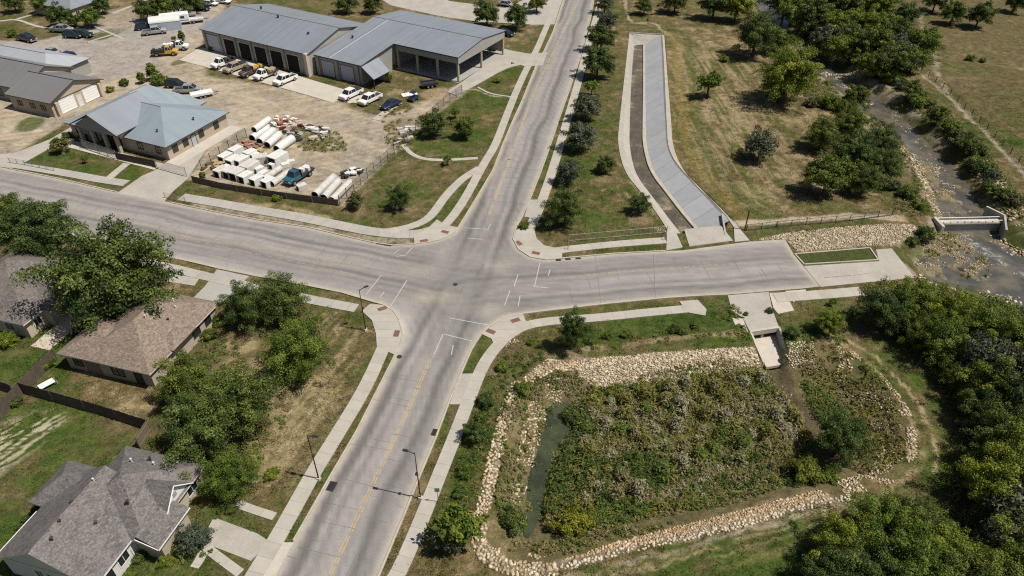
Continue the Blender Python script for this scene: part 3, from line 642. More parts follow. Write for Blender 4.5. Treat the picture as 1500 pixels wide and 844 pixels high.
S(slab('culvert_deck', GL([(1066,433),(1126,428),(1131,453),(1141,480),(1099,487),(1088,466),(1072,455)]), .04, 'concrete_slab', .5)); S(slab('shoulder_slab', GL([(1127,430),(1150,428.5),(1163,455),(1140,460),(1133,452)]), .05, 'concrete', .4))
S(slab('shoulder_slab', GL([(1150,427),(1180,424.5),(1181,431),(1162,443),(1156,436)]), .065, 'concrete', .3)); S(slab('shoulder_slab', GL([(1072,466),(1088,467),(1096,487),(1082,487)]), .05, 'concrete', .4))
# kerbs
def kerb(px, sm=0, wdt=.2, z=.15): return S(ribbon('kerb', smooth_line(GL(px), sm), wdt, z, 'kerb', .3))
kerb(ROAD[0:23]); kerb([(172,282),(150,277),(100,265),(57,256),(15,248)])
kerb(ROAD[31:34]); kerb([(275,383),(317,393)]); kerb(ROAD[36:51]); kerb(ROAD[51:53]); kerb(ROAD[53:72]); kerb(ROAD[79:97])
# ------------------------------------------------------------------ paint and repairs on the road
def mark(name, a, b, wdt, mat='white_paint', z=.036):
    return S(ribbon(name, GL([a, b]), wdt, z, mat))
for a, b in (((593,375),(604,363)), ((581,376),(594,374)), ((681,334),(716,336.5)), ((715,335),(719,328)), ((684,349),(707,351)), ((536,432),(559,403)), ((572,449),(596,411)), ((649,489.5),(692,500)), ((636,519),(649,489.5)), ((658,466),(718,477)), ((783,420),(791,385)), ((781,420),(803,422)), ((753,420),(759,402)), ((739,448),(747,426)), ((759,449),(762,433)), ((803,404),(806,395)), ((585,366),(577,372)), ((556,436),(563,428)), ((661,520),(664,506))):
    mark('crosswalk_line', a, b, .115)
simple('yellow_faint', (.335, .275, .17), .85, .2, nscale=.9, namp=.14)
def dashes(name, pts, n, frac, wdt, mat, off=0.0):
    line = smooth_line(GL(pts), 3); s = np.r_[0, np.cumsum(np.linalg.norm(np.diff(line, axis=0), axis=1))]; T = s[-1]
    at = lambda q: np.array([np.interp(q, s, line[:, 0]), np.interp(q, s, line[:, 1])])
    m = MB()
    for k in range(n):
        q0 = T * k / n; q1 = q0 + T / n * frac * random.uniform(.55, 1.1); a = at(q0); b = at(min(q1, T)); d = (b - a) / (np.linalg.norm(b - a) + 1e-9); nr = np.array((-d[1], d[0]))
        for o_ in ((-off, off) if off else (0,)):
            c_ = nr * o_; h = nr * wdt / 2
            m.quad((*(a + c_ - h), .036), (*(b + c_ - h), .036), (*(b + c_ + h), .036), (*(a + c_ + h), .036))
    return S(m.build(name, M[mat]))
dashes('yellow_line', [(484,842),(560,680),(605,585),(632,522)], 26, 1.0, .12, 'yellow_paint', .14)
dashes('yellow_line', [(848,0),(806,85),(776,150),(745,238),(715,318)], 30, 1.0, .12, 'yellow_paint', .13)
dashes('yellow_line', [(20,286),(100,305),(230,333),(375,362),(545,392)], 40, 1.0, .10, 'yellow_faint', .13); dashes('yellow_line', [(230,342),(300,357),(420,381),(530,405)], 20, .8, .10, 'yellow_faint')
dashes('yellow_line', [(812,409),(900,399),(1000,392),(1100,385)], 26, 1.0, .09, 'yellow_faint', .12)
for a, b, wd in (((490,698),(612,731),.05), ((460,762),(520,775),.05), ((436,802),(500,817),.05), ((510,650),(572,660),.04), ((545,585),(600,597),.05), ((421,815),(435,819),.06), ((530,640),(578,650),.04), ((563,552),(620,560),.04), ((697,405),(709,387),.16), ((674,430),(679,420),.12), ((1201,420),(1163,372),.09), ((1112,399),(1121,413),.05), ((960,437),(957,372),.05), ((880,445),(872,375),.04), ((790,250),(738,245),.05), ((775,300),(700,292),.04), ((812,150),(765,146),.05), ((1074,353),(1010,361),.06), ((1207,407),(1247,404),.10), ((1250,404),(1275,400),.07), ((470,735),(530,748),.04), ((330,398),(345,345),.04), ((180,350),(210,295),.04)):  # tar joints; the first entry is a plain thin dark line
    mark('road_dark_line', a, b, wd, 'tar', .0385)
jm = MB()                                                      # transverse joints, mostly part-width
jr = random.Random(4)
for k, (a, b, hw) in arms.items():
    d = (b - a) / np.linalg.norm(b - a); nr = np.array((-d[1], d[0])); L_ = float(np.linalg.norm(b - a)); u = 6.0
    while u < L_ - 3:
        s0 = jr.uniform(-hw, hw * .4); s1 = s0 + jr.uniform(1.5, hw * 1.2); c0_ = a + d * u
        for q in range(4):
            ta = s0 + (s1 - s0) * q / 4; tb = s0 + (s1 - s0) * (q + 1) / 4; p0 = c0_ + nr * ta + d * jr.uniform(-.08, .08); p1 = c0_ + nr * tb + d * jr.uniform(-.08, .08); w2 = d * jr.uniform(.018, .035)
            if sdist(np.array([p0[0]]), np.array([p0[1]]), ROADW)[0] > .8 and sdist(np.array([p1[0]]), np.array([p1[1]]), ROADW)[0] > .8: jm.quad((*(p0 - w2), .0375), (*(p1 - w2), .0375), (*(p1 + w2), .0375), (*(p0 + w2), .0375))
        u += jr.uniform(2.6, 5.2)
    for lane in (-.5, .5):
        u = 8.0
        while u < L_ - 4:
            ln = jr.uniform(2, 7); c0_ = a + d * u + nr * (hw * lane + jr.uniform(-.15, .15)); c1_ = c0_ + d * ln
            if all(sdist(np.array([p[0]]), np.array([p[1]]), ROADW)[0] > .8 for p in (c0_, c1_)): jm.quad((*(c0_ - nr * .02), .0372), (*(c1_ - nr * .02), .0372), (*(c1_ + nr * .02), .0372), (*(c0_ + nr * .02), .0372))
            u += ln + jr.uniform(1, 8)
S(jm.build('road_dark_line', M['tar']))
for px, ang in (((560,453),28), ((581,489.5),85), ((719,486.5),-30), ((755,470),25), ((760,357),-55), ((785,371.5),-20), ((621,353.5),15), ((652,340.5),-25)):
    q = G(*px); d = np.array((math.cos(R(ang)), math.sin(R(ang)))) ; n_ = np.array((-d[1], d[0]))
    S(slab('ramp_pad', [q + d * .62 + n_ * .36, q - d * .62 + n_ * .36, q - d * .62 - n_ * .36, q + d * .62 - n_ * .36], .106, 'red_pad', .05))
def grate(px, w_, d_, ang, label, name='drain_inlet', mat='metal_dark'):
    q = G(*px); o = empty(name, (q[0], q[1], .04), R(ang), label, 'drain inlet')
    m = MB(); m.box((0, 0, .0), (w_, d_, .03)); m.build('pit', M['inside_shade'], o); m = MB()
    for k in range(5): m.box((-w_ / 2 + w_ * (k + .5) / 5, 0, .025), (w_ / 11, d_, .025))
    for s in (-1, 1): m.box((0, s * d_ / 2, .03), (w_ + .1, .07, .03)); m.box((s * w_ / 2, 0, .03), (.07, d_ - .08, .03))
    m.build('grate', M['metal_dark'], o); return o
grate((486,713), .75, 1.1, -14, 'iron storm drain grate in the gutter across from the pond'); grate((637,634), .6, .9, -14, 'dark drain grate at the kerb beside a small pond-side tree')
for k, px in enumerate(((557,357.5), (568,359.5))): grate(px, 1.1, .35, -12, ('first', 'second')[k] + ' dark kerb inlet slot below the corner lawn')
for k, px in enumerate(((818,381.5), (832,380.2), (847,379))): grate(px, .7, .3, 5, ('kerb inlet slot nearest the northeast corner ramp', 'middle kerb inlet slot beside the channel fence', 'easternmost kerb inlet slot beside the channel fence')[k])
def cover(px, label):
    q = G(*px); m = MB().bar((0, 0, 0), (0, 0, .03), .34, 16); o = m.build('manhole_cover', M['metal_dark'], None, loc=(q[0], q[1], .03)); tag(o, label, 'manhole cover')
cover((667,417), 'round dark manhole cover in the middle of the crossing'); cover((585,523), 'small dark cover in the gutter at the southwest corner')

# ================================================================== CONCRETE CHANNEL
ks = sorted(CH['lo'][0], key=lambda p: p[1]); NS = 60
def chline(key, ext=0):
    pts, z = CH[key]; l = smooth_line(GL(pts, z), 2)
    if ext: d = l[-1] - l[-3]; d = d / np.linalg.norm(d) * .35 + np.array((0.1, -.9)); l = np.r_[l, [l[-1] + d * ext]]
    return l, z
def resamp(line, n):
    s = np.r_[0, np.cumsum(np.linalg.norm(np.diff(line, axis=0), axis=1))]; q = np.linspace(0, s[-1], n)
    return np.stack([np.interp(q, s, line[:, 0]), np.interp(q, s, line[:, 1])], 1), q
def loft(name, keys, zs, mat, parent, ext=0):
    ls = []; ss = None
    for k in keys:
        l, q = resamp(chline(k, ext)[0], NS); ls.append(l); ss = q
    vs = []; fs = []; uv = []
    acc = 0
    for j, l in enumerate(ls):
        if j: acc += float(np.linalg.norm(l - ls[j - 1], axis=1).mean())
        for i in range(NS): vs.append((l[i][0], l[i][1], zs[j])); uv.append((acc, ss[i]))
    for j in range(len(ls) - 1):
        for i in range(NS - 1): a = j * NS + i; fs.append((a, a + NS, a + NS + 1, a + 1))
    me = bpy.data.meshes.new(name); me.from_pydata([tuple(map(float, v)) for v in vs], [], fs); ul = me.uv_layers.new()
    for lp in me.loops: ul.data[lp.index].uv = uv[lp.vertex_index]
    me.materials.append(M[mat]); me.update()
    if sum(p.normal.z for p in me.polygons) < 0: me.flip_normals()
    return link(name, me, parent)
ch = empty('drainage_channel', (float(G(945,150)[0]), float(G(945,150)[1]), 0)); tag(ch, 'long concrete drainage channel with one grey sloping side beside the tree strip', 'drainage channel')
ch.location = (0, 0, 0)
loft('coping', ['lo', 'li'], [.07, .07], 'sidewalk', ch); loft('coping', ['ri', 'ro'], [.13, .12], 'sidewalk', ch)
loft('side_slope', ['li', 'bl'], [.068, -1.5], 'sidewalk', ch, 1.5); loft('side_slope', ['cr', 'st', 'ri'], [-1.25, .03, .03], 'slope_panels', ch, 1.8); loft('toe_kerb', ['br', 'br', 'cr', 'cr'], [-1.6, -1.25, -1.22, -1.4], 'kerb', ch, 2)
loft('edge_gap', ['st', 'ri'], [.04, .05], 'tar', ch)
def bed_mat():
    t = NT('channel_bed'); n = t.noise(.25, 4, .6, t.pos()); n2 = t.noise(3, 4, .7, t.pos()); t.base(t.mix(t.ramp(n, [(.35, (.062, .055, .045)), (.55, (.10, .088, .066)), (.7, (.26, .21, .145))]), t.ramp(n2, [(.3, .6), (.7, 1.4)]), 1.0, 'MULTIPLY')); t.rough(.9, .2); t.bump(n2, .6, .08); M['channel_bed'] = t.m
bed_mat(); loft('bed', ['bl', 'br'], [-1.5, -1.5], 'channel_bed', ch, 2)
a, b = GL([(922,49),(973,52)]); a2, b2 = G(929,67,-1.5), G(945,65,-1.3)
m = MB(); m.quad((*a, .07), (*b, .07), (*b2, -1.3), (*a2, -1.5)); m.build('head_slope', M['concrete_wall'], ch)
m = MB(); m.box(((a[0] + b[0]) / 2, (a[1] + b[1]) / 2 + .15, .08), (b[0] - a[0] + .4, .35, .3), math.atan2(b[1] - a[1], b[0] - a[0])); m.build('headwall', M['sidewalk'], ch)
q0, q1 = G(994,338,-1.5), G(1057,314, .04); q2 = G(1023,335,-1.25)
def wall(m, a, b, z0, z1, th=.22, z0b=None, z1b=None):
    a = np.array(a); b = np.array(b); d = (b - a) / (np.linalg.norm(b - a) + 1e-9); n = np.array((-d[1], d[0])) * th / 2; z0b = z0 if z0b is None else z0b; z1b = z1 if z1b is None else z1b
    vs = [(*(a - n), z0), (*(b - n), z0b), (*(b + n), z0b), (*(a + n), z0), (*(a - n), z1), (*(b - n), z1b), (*(b + n), z1b), (*(a + n), z1)]
    m.add(vs, [(0, 3, 2, 1), (4, 5, 6, 7), (0, 1, 5, 4), (1, 2, 6, 5), (2, 3, 7, 6), (3, 0, 4, 7)])
m = MB(); wall(m, G(1000,339.5), G(1060,334), -2.6, .03); m.build('end_wall', M['inside_shade'], ch)
m = MB(); e0 = G(1057,316); e1 = G(1063,345); wall(m, e0, e1, -2, .5, .25, -2, .08); m.build('wing_wall', M['concrete_grey'], ch)

# ------------------------------------------------------------------ box culvert into the pond
cu = empty('box_culvert', (0, 0, 0)); tag(cu, 'twin concrete box culvert with wing walls opening onto the pond', 'culvert')
c0, c1 = G(1099,487), G(1141,480.5)
m = MB(); wall(m, c0, c1, -.5, .22, .35); m.build('headwall', M['concrete'], cu)
mid = c0 * .52 + c1 * .48; back = np.array((-.12, 1.0)) * 2.2
m = MB(); wall(m, mid, mid + back, -2.15, -.2, .3); m.build('divider', M['concrete'], cu)
m = MB(); wall(m, c0 + back * 1.0, c1 + back * 1.0, -2.3, -.3, .2); wall(m, c0, c0 + back, -2.3, -.3, .2); wall(m, c1, c1 + back, -2.3, -.3, .2); m.build('barrel', M['inside_shade'], cu)
f0, f1 = G(1123,538,-1.85), G(1151,533,-1.85)
m = MB(); ap = [(c0 + back * .9, -1.3), (c0, -1.35), (f0, -1.85), (f1, -1.85), (c1, -1.35), (c1 + back * .9, -1.3)]
m.add([(*p, z) for p, z in ap] + [(*p, z - .4) for p, z in ap], [(0, 1, 4, 5), (1, 2, 3, 4), (6, 11, 10, 7), (7, 10, 9, 8), (1, 7, 8, 2), (2, 8, 9, 3), (3, 9, 10, 4), (0, 6, 7, 1), (4, 10, 11, 5)]); m.build('apron', M['concrete'], cu)
m = MB(); wall(m, c1, f1 + np.array((.35, .3)), -2.3, .2, .28, -2.3, -.75); m.build('wing_wall', M['concrete_grey'], cu)
m = MB(); wall(m, c0, f0 + np.array((-.25, .5)), -2.3, .2, .28, -2.3, -1.5); m.build('wing_wall', M['concrete'], cu)

# ------------------------------------------------------------------ water
def sheet(name, poly, z, mat, step=.7, foam=None):
    V, F = fill_sheet(np.array(poly), step, z); c = np.zeros((len(V), 3))
    if foam is not None: c[:] = foam(V[:, 0], V[:, 1])[:, None]
    return S(link(name, np_mesh(name, V, F, M[mat], c, True)))
def foam(x, y):
    f = np.zeros(len(x))
    for px, wd in (([(1408,336),(1420,348),(1440,362),(1455,372)], 1.0), ([(1336,376),(1342,386)], .5), ([(1440,362),(1470,385),(1500,400)], .5)):
        d = ldist(x, y, GL(px, -1.5)); f = np.maximum(f, np.exp(-(d / wd) ** 2))
    return np.clip(f * (.15 + 1.2 * sstep(.42, .62, fbm(x, y, .8, 77))) - .1, 0, .75) + .06 * sstep(.62, .78, fbm(x, y, 1.0, 78)) * sstep(84, 78, y)
sheet('creek_water', CREEK, -1.74, 'creek_water', .55, foam)
sheet('pond_water', POOL, -1.93, 'pond_water')

# ------------------------------------------------------------------ rocks
def ico(sub):
    bm = bmesh.new(); bmesh.ops.create_icosphere(bm, subdivisions=sub, radius=1); V = np.array([v.co for v in bm.verts]); F = np.array([[v.index for v in f.verts] for f in bm.faces]); bm.free(); return V, F
IV, IF = ico(1)
def rock_shape(rng, flat=.6):
    v = IV * (1 + rng.normal(0, .17, (len(IV), 1))) * np.array((1, rng.uniform(.6, .95), rng.uniform(flat * .7, flat * 1.2)))
    a = rng.uniform(0, 6.28); c_, s_ = math.cos(a), math.sin(a); return np.stack([v[:, 0] * c_ - v[:, 1] * s_, v[:, 0] * s_ + v[:, 1] * c_, v[:, 2]], 1)
ROCKS = []
def scatter_poly(poly, n, rng, mind=0.0, edge=0.0):
    poly = np.array(poly); mn, mx = poly.min(0), poly.max(0); out = []
    x = rng.uniform(mn[0], mx[0], n * 6); y = rng.uniform(mn[1], mx[1], n * 6); k = sdist(x, y, poly) > edge; x = x[k]; y = y[k]
    if mind:
        cell = {}
        for a, b in zip(x, y):
            c_ = (int(a / mind), int(b / mind))
            if any(math.hypot(a - q[0], b - q[1]) < mind for i in (-1, 0, 1) for j in (-1, 0, 1) for q in cell.get((c_[0] + i, c_[1] + j), ())): continue
            cell.setdefault(c_, []).append((a, b)); out.append((a, b))
            if len(out) >= n: break
        return np.array(out).reshape(-1, 2)
    return np.stack([x, y], 1)[:n]
PALR = [np.array(c_) for c_ in ((.46, .375, .255), (.38, .30, .195), (.53, .455, .335), (.33, .25, .16))]
def rocks(px, n, r0, r1, mind, tint=1.0, pale=0.0, z=0.0, world=None, noisecut=0.0):
    poly = GL(px, z) if world is None else world; r0 *= .62; r1 *= .68; mind *= .62; n = int(n * 2.6)
    for x, y in scatter_poly(poly, n, RNG, mind):
        if noisecut and vnoise(np.array([x / 2.2]), np.array([y / 2.2]), 5)[0] < noisecut: continue
        r = RNG.uniform(r0, r1) * (1.25 if RNG.random() < .12 else 1); c_ = PALR[RNG.integers(0, 4)] * RNG.uniform(.78, 1.18) * tint; c_ = c_ * (1 - pale) + np.array((.6, .56, .48)) * pale
        ROCKS.append((x, y, r, c_))
def band(px, z, width, n, r0, r1, mind, **kw):
    l = smooth_line(GL(px, z), 2); t = np.gradient(l, axis=0); t /= np.linalg.norm(t, axis=1)[:, None]; nr = np.stack([-t[:, 1], t[:, 0]], 1)
    rocks(None, n, r0, r1, mind, world=np.r_[l + nr * width / 2, (l - nr * width / 2)[::-1]], **kw)
rocks([(845,528),(975,516.5),(1102,508),(1112,520),(1118,534),(1060,539),(960,552),(870,556),(845,545)], 2300, .19, .40, .31, pale=.1)          # top revetment
rocks([(845,529),(800,528),(775,545),(762,560),(766,568),(782,556),(810,541),(850,540)], 260, .25, .42, .4)
rocks([(790,548),(850,545),(870,570),(850,585),(800,572)], 240, .15, .32, .4, tint=.85, noisecut=.42)
band([(758,562),(744,592),(734,633),(722,678),(711,733),(701,765)], -.1, 1.35, 420, .24, .42, .4, pale=.15)
band([(701,765),(700,795),(712,815),(735,830),(780,836),(815,835)], -.1, 1.5, 190, .24, .44, .42)
band([(815,834),(870,820),(925,803),(1000,788),(1060,775),(1125,757),(1165,744),(1245,727)], -.05, .75, 330, .22, .36, .36, pale=.4)
rocks([(826,818),(900,793),(1000,766),(1125,735),(1200,714),(1215,724),(1130,748),(1000,783),(925,798),(850,815)], 1500, .17, .32, .28, tint=np.array((1.0, .92, .83)))
rocks([(1326,600),(1341,632),(1343,675),(1330,685),(1327,660),(1330,630),(1316,600)], 200, .2, .38, .36, noisecut=.3); band([(1245,515),(1285,545),(1318,585),(1332,610)], -.1, .5, 130, .18, .32, .34, noisecut=.25)
rocks([(1225,505),(1255,520),(1310,590),(1325,680),(1270,700),(1300,640),(1270,590),(1230,540)], 520, .14, .34, .4, noisecut=.5)
rocks([(770,600),(790,580),(800,600),(775,700),(760,740),(748,735),(760,660)], 260, .15, .36, .4, z=-1, noisecut=.55); rocks([(1195,705),(1260,690),(1310,705),(1260,722),(1215,722)], 260, .12, .3, .32, noisecut=.4)
rocks([(1152,500),(1190,500),(1200,520),(1170,530),(1153,525)], 130, .14, .32, .36, pale=.2); rocks([(715,800),(790,808),(830,815),(800,828),(740,822)], 150, .16, .34, .4, noisecut=.45)
rocks([(1104,352),(1150,342),(1230,333),(1300,328),(1340,330),(1344,345),(1305,361),(1275,360),(1170,369),(1150,350)], 1900, .2, .38, .37, tint=.93, pale=.12)     # stones by the road end
rocks([(1375,338),(1410,338),(1440,365),(1455,400),(1430,415),(1400,395),(1345,372),(1355,352)], 1000, .12, .30, .42, z=-1.5, tint=.85, noisecut=.40); rocks([(1340,378),(1400,395),(1430,408),(1400,415),(1350,402)], 280, .12, .3, .42, z=-1.5, pale=.3, noisecut=.45)
rocks([(1318,215),(1345,240),(1372,285),(1385,318),(1410,322),(1396,285),(1372,245),(1350,215)], 300, .13, .3, .5, z=-1.5, tint=.85, noisecut=.48); band([(1300,155),(1325,182),(1352,214),(1378,247),(1394,282)], -1.5, 2.0, 200, .12, .34, .45, pale=.25); band([(1440,362),(1462,385),(1490,402)], -1.5, 2.5, 90, .12, .3, .5, pale=.3)
band([(1330,215),(1352,255),(1370,305),(1378,320)], -.6, 2.2, 240, .2, .42, .5); band([(1290,180),(1318,212),(1332,235)], -.5, 1.8, 120, .2, .4, .5); band([(1425,235),(1452,268),(1480,308),(1500,335)], -.6, 3.5, 420, .2, .5, .55, noisecut=.35)
band([(1205,105),(1235,112),(1262,112),(1280,117)], -1.4, 2.6, 200, .2, .5, .5, pale=.3); band([(1345,412),(1400,424),(1450,425),(1500,436)], -.8, 2.5, 260, .2, .5, .5, noisecut=.35); rocks([(1440,415),(1500,432),(1510,445),(1450,432)], 140, .3, .7, .7)
band([(1232,120),(1255,135),(1275,150)], -1.2, 2, 90, .2, .5, .6); band([(1455,340),(1468,355),(1500,372)], -1.2, 2.2, 120, .2, .45, .5)
rocks([(725,492),(752,490),(760,500),(740,508),(728,505)], 34, .12, .28, .4); 
rocks([(958,330),(975,336),(975,340),(958,338)], 26, .1, .22, .3)
RZ = [ground_z(x, y) for x, y, r, c_ in ROCKS]
on_water = lambda z: max(z, -1.86)
Dp = [math.hypot(x, y - 0) for x, y, r, c_ in ROCKS]
size = np.array([r / math.sqrt(x * x + y * y + CAM_H ** 2) for x, y, r, c_ in ROCKS])
inview = np.array([abs(x) < (y * ct + CAM_H * st) * .70 and (y * -st + (-CAM_H) * -ct) is not None for x, y, r, c_ in ROCKS])
order = [i for i in np.argsort(-size) if inview[i] and ROCKS[i][1] > 38][:300]
solo = set(order)
shapes = []
for k in range(10): shapes.append(np_mesh('riprap_rock', rock_shape(RNG), IF, M['boulder']))
for i in order:
    x, y, r, c_ = ROCKS[i]; o = link('riprap_rock', shapes[RNG.integers(0, 10)], None, (x, y, on_water(RZ[i]) + r * .12), (RNG.normal(0, .25), RNG.normal(0, .25), RNG.uniform(0, 6.28))); o.scale = (r, r, r)
    tag(o, 'pale limestone riprap block among the rocks edging the pond and creek', 'rock', 'limestone riprap blocks')
VV = []; FF = []; CC = []; nb = 0
for i, (x, y, r, c_) in enumerate(ROCKS):
    if i in solo: continue
    VV.append(rock_shape(RNG) * r + np.array((x, y, on_water(RZ[i]) + r * .12))); FF.append(IF + nb); CC.append(np.tile(c_, (len(IV), 1))); nb += len(IV)
o = link('riprap_rubble', np_mesh('riprap_rubble', np.concatenate(VV), np.concatenate(FF), M['limestone'], np.concatenate(CC)))
tag(o, 'pale limestone rubble lining the pond banks and the creek bed', 'rubble', kind='stuff')

# ------------------------------------------------------------------ grass island in the road end, weir bridge
# ================================================================== BUILDINGS
def uv_mesh(name, faces, mat, parent):
    """faces: list of (pts, u_dir, v_dir) in local space; UV in metres along those axes"""
    vs = []; fs = []; uv = []
    for pts, ud, vd in faces:
        b = len(vs); o0 = Vector(pts[0])
        for p in pts: vs.append(tuple(p)); d = Vector(p) - o0; uv.append((Vector(p).dot(ud), Vector(p).dot(vd)))
        fs.append(tuple(range(b, b + len(pts))))
    me = bpy.data.meshes.new(name); me.from_pydata(vs, [], fs); ul = me.uv_layers.new()
    for lp in me.loops: ul.data[lp.index].uv = uv[lp.vertex_index]
    me.materials.append(M[mat]); me.update(); return link(name, me, parent)
def roof(parent, x0, x1, y0, y1, ze, zr, kind, mat, ov=.45, fascia='trim_white', ridge='x', rpos=None, hipf=1.0, name='roof', gable_mat=None):
    """gable or hip roof in local axes; ridge along x or y; returns roof object"""
    if ridge == 'y':
        tr = lambda p: (p[1], p[0], p[2]); X0, X1, Y0, Y1 = y0, y1, x0, x1
    else:
        tr = lambda p: p; X0, X1, Y0, Y1 = x0, x1, y0, y1
    a0, a1, b0, b1 = X0 - ov, X1 + ov, Y0 - ov, Y1 + ov; bm_ = (Y0 + Y1) / 2 if rpos is None else rpos
    hx = (b1 - b0) / 2 * hipf if kind == 'hip' else 0.0
    if 2 * hx > a1 - a0: hx = (a1 - a0) / 2 - .02
    A, B, Cc, D = (a0, b0, ze), (a1, b0, ze), (a1, b1, ze), (a0, b1, ze); R0, R1 = (a0 + hx, bm_, zr), (a1 - hx, bm_, zr)
    fl = [[A, B, R1, R0], [Cc, D, R0, R1]]; ends = [[B, Cc, R1], [D, A, R0]]
    if kind == 'hip': fl += ends
    faces = []
    for pts in fl:
        q = [Vector(tr(p)) for p in pts]; u = (q[1] - q[0]).normalized(); n = (q[1] - q[0]).cross(q[2] - q[0])
        if n.z < 0: q = q[::-1]; n = -n
        n.normalize(); v = n.cross(u); faces.append((q, u, v))
    o = uv_mesh(name, faces, mat, parent)
    m = MB(); th = .16                                          # fascia and soffit below the sheets
    e = [A, B, Cc, D] if kind == 'hip' else [A, B, R1, Cc, D, R0]
    e = [Vector(tr(p)) for p in e]; n = len(e); dn = Vector((0, 0, -th)); up = Vector((0, 0, -.012))
    for k in range(n): m.quad(e[k] + up, e[(k + 1) % n] + up, e[(k + 1) % n] + dn, e[k] + dn)
    if kind == 'hip': m.add([p + dn for p in e], [(0, 1, 2, 3)])
    else: m.add([p + dn for p in e], [(0, 1, 2, 5), (5, 2, 3, 4)])
    m.build('fascia', M[fascia], o)
    if ridge and mat.startswith('roof'):
        m = MB(); r0, r1 = Vector(tr(R0)), Vector(tr(R1)); m.bar(r0 + Vector((0, 0, .02)), r1 + Vector((0, 0, .02)), .09, 5); m.build('ridge_cap', M['galvanised'] if mat != 'roof_taupe' else M['metal_dark'], o)
    if kind == 'gable' and gable_mat:
        for xx in (X0, X1):
            m = MB(); m.add([tr((xx, Y0, ze - .12)), tr((xx, Y1, ze - .12)), tr((xx, bm_, zr - .12))], [(0, 1, 2)]); m.build('gable', M[gable_mat], parent)
    return o
def walls(parent, x0, x1, y0, y1, h, mat, name='wall', open_sides=''):
    m = MB(); z0 = -.3
    if 's' not in open_sides: m.box(((x0 + x1) / 2, y0 + .1, (h + z0) / 2), (x1 - x0, .2, h - z0))
    if 'n' not in open_sides: m.box(((x0 + x1) / 2, y1 - .1, (h + z0) / 2), (x1 - x0, .2, h - z0))
    if 'w' not in open_sides: m.box((x0 + .1, (y0 + y1) / 2, (h + z0) / 2), (.2, y1 - y0 - .404, h - z0))
    if 'e' not in open_sides: m.box((x1 - .1, (y0 + y1) / 2, (h + z0) / 2), (.2, y1 - y0 - .404, h - z0))
    return m.build(name, M[mat], parent)
def opening(parent, side, at, s, z, wd, ht, kind='window', frame='trim_white', fill='glass', fr=.09):
    """window or door on a wall: side n/s/e/w, 'at' = wall face coordinate, s = along-wall centre"""
    T = {'s': lambda a, d, b: (a, at - d, b), 'n': lambda a, d, b: (a, at + d, b), 'e': lambda a, d, b: (at + d, a, b), 'w': lambda a, d, b: (at - d, a, b)}[side]
    ax = side in 'sn'
    def bx(m, a, d, b, wa, wd_, wb): m.box(T(a, d, b), (wa, wd_, wb) if ax else (wd_, wa, wb))
    m = MB(); bx(m, s, .012, z, wd, .03, ht)
    o = None
    f = MB()
    for q in (-1, 1): bx(f, s + q * (wd / 2 + fr / 2), .03, z, fr, .08, ht + 2 * fr); bx(f, s, .03, z + q * (ht / 2 + fr / 2), wd, .08, fr)
    if kind == 'window':
        bx(f, s, .035, z, .05, .05, ht)
        o = f.build('window', M[frame], parent); m.build('pane', M[fill], o)
    else:
        o = m.build(kind, M[fill], parent); f.build('frame', M[frame], o)
        if kind == 'garage_door' or kind == 'door_or_bay_shade':
            r = MB()
            for k in range(1, 5): bx(r, s, .028, z - ht / 2 + ht * k / 5, wd - .02, .012, .03)
            r.build('panel_groove', M['concrete_grey'] if fill != 'inside_shade' else M['metal_dark'], o)
        elif kind == 'door':
            h = MB(); bx(h, s + wd * .36, .06, z - .05, .1, .06, .06); h.build('handle', M['metal_dark'], o)
    return o
def place(px, z, ang, name, label, cat='building', group=None):
    g_ = G(*px, z); return empty(name, (g_[0], g_[1], 0), R(ang), label, cat, group)
def vents(parent, pts, mat='vent_metal', h=.2, r=.06, name='roof_vent'):
    for x, y, z in pts:
        m = MB(); m.bar((x, y, z - .4), (x, y, z + h), r, 8); m.bar((x, y, z + h), (x, y, z + h + .06), r * 1.7, 8); m.build(name, M[mat], parent)

# ---- house 3, the large one at the lower left
H = place((193,790), 2.7, -15, 'house', 'large house with a long grey shingle roof at the lower left corner', 'house')
walls(H, -10.3, -.4, -4.6, 4.2, 2.75, 'wall_white'); walls(H, -7.4, 1.0, .4, 8.8, 2.72, 'wall_beige', 'wing_wall')
roof(H, -10.3, -.4, -4.6, 4.2, 2.75, 6.0, 'gable', 'shingle_grey', .45, ridge='y', gable_mat='wall_white')
roof(H, -7.4, 1.2, .3, 8.8, 2.75, 6.1, 'hip', 'shingle_grey', .45, ridge='x', rpos=4.0)
roof(H, -12.0, -5.2, 1.2, 5.7, 2.74, 4.7, 'hip', 'shingle_grey', .4, ridge='x'); walls(H, -11.6, -10.4, 1.6, 5.3, 2.7, 'wall_white', 'bay_wall')
uv_mesh('porch_roof', [([Vector((.7, -.1, 3.55)), Vector((3.1, -.3, 2.68)), Vector((3.1, 4.4, 2.68)), Vector((.7, 4.4, 3.55))], Vector((0, 1, 0)), Vector((.94, 0, -.33)))], 'shingle_grey', H)
m = MB(); m.box((3.1, 2.05, 2.6), (.08, 4.75, .16)); m.box((1.9, -.33, 3.0), (2.4, .06, .12), tilt=(0, R(20))); m.build('porch_fascia', M['trim_white'], H)
m = MB(); m.box((1.75, 2.2, 1.2), (1.9, 3.9, 2.8)); m.build('porch_wall', M['wall_tan'], H)
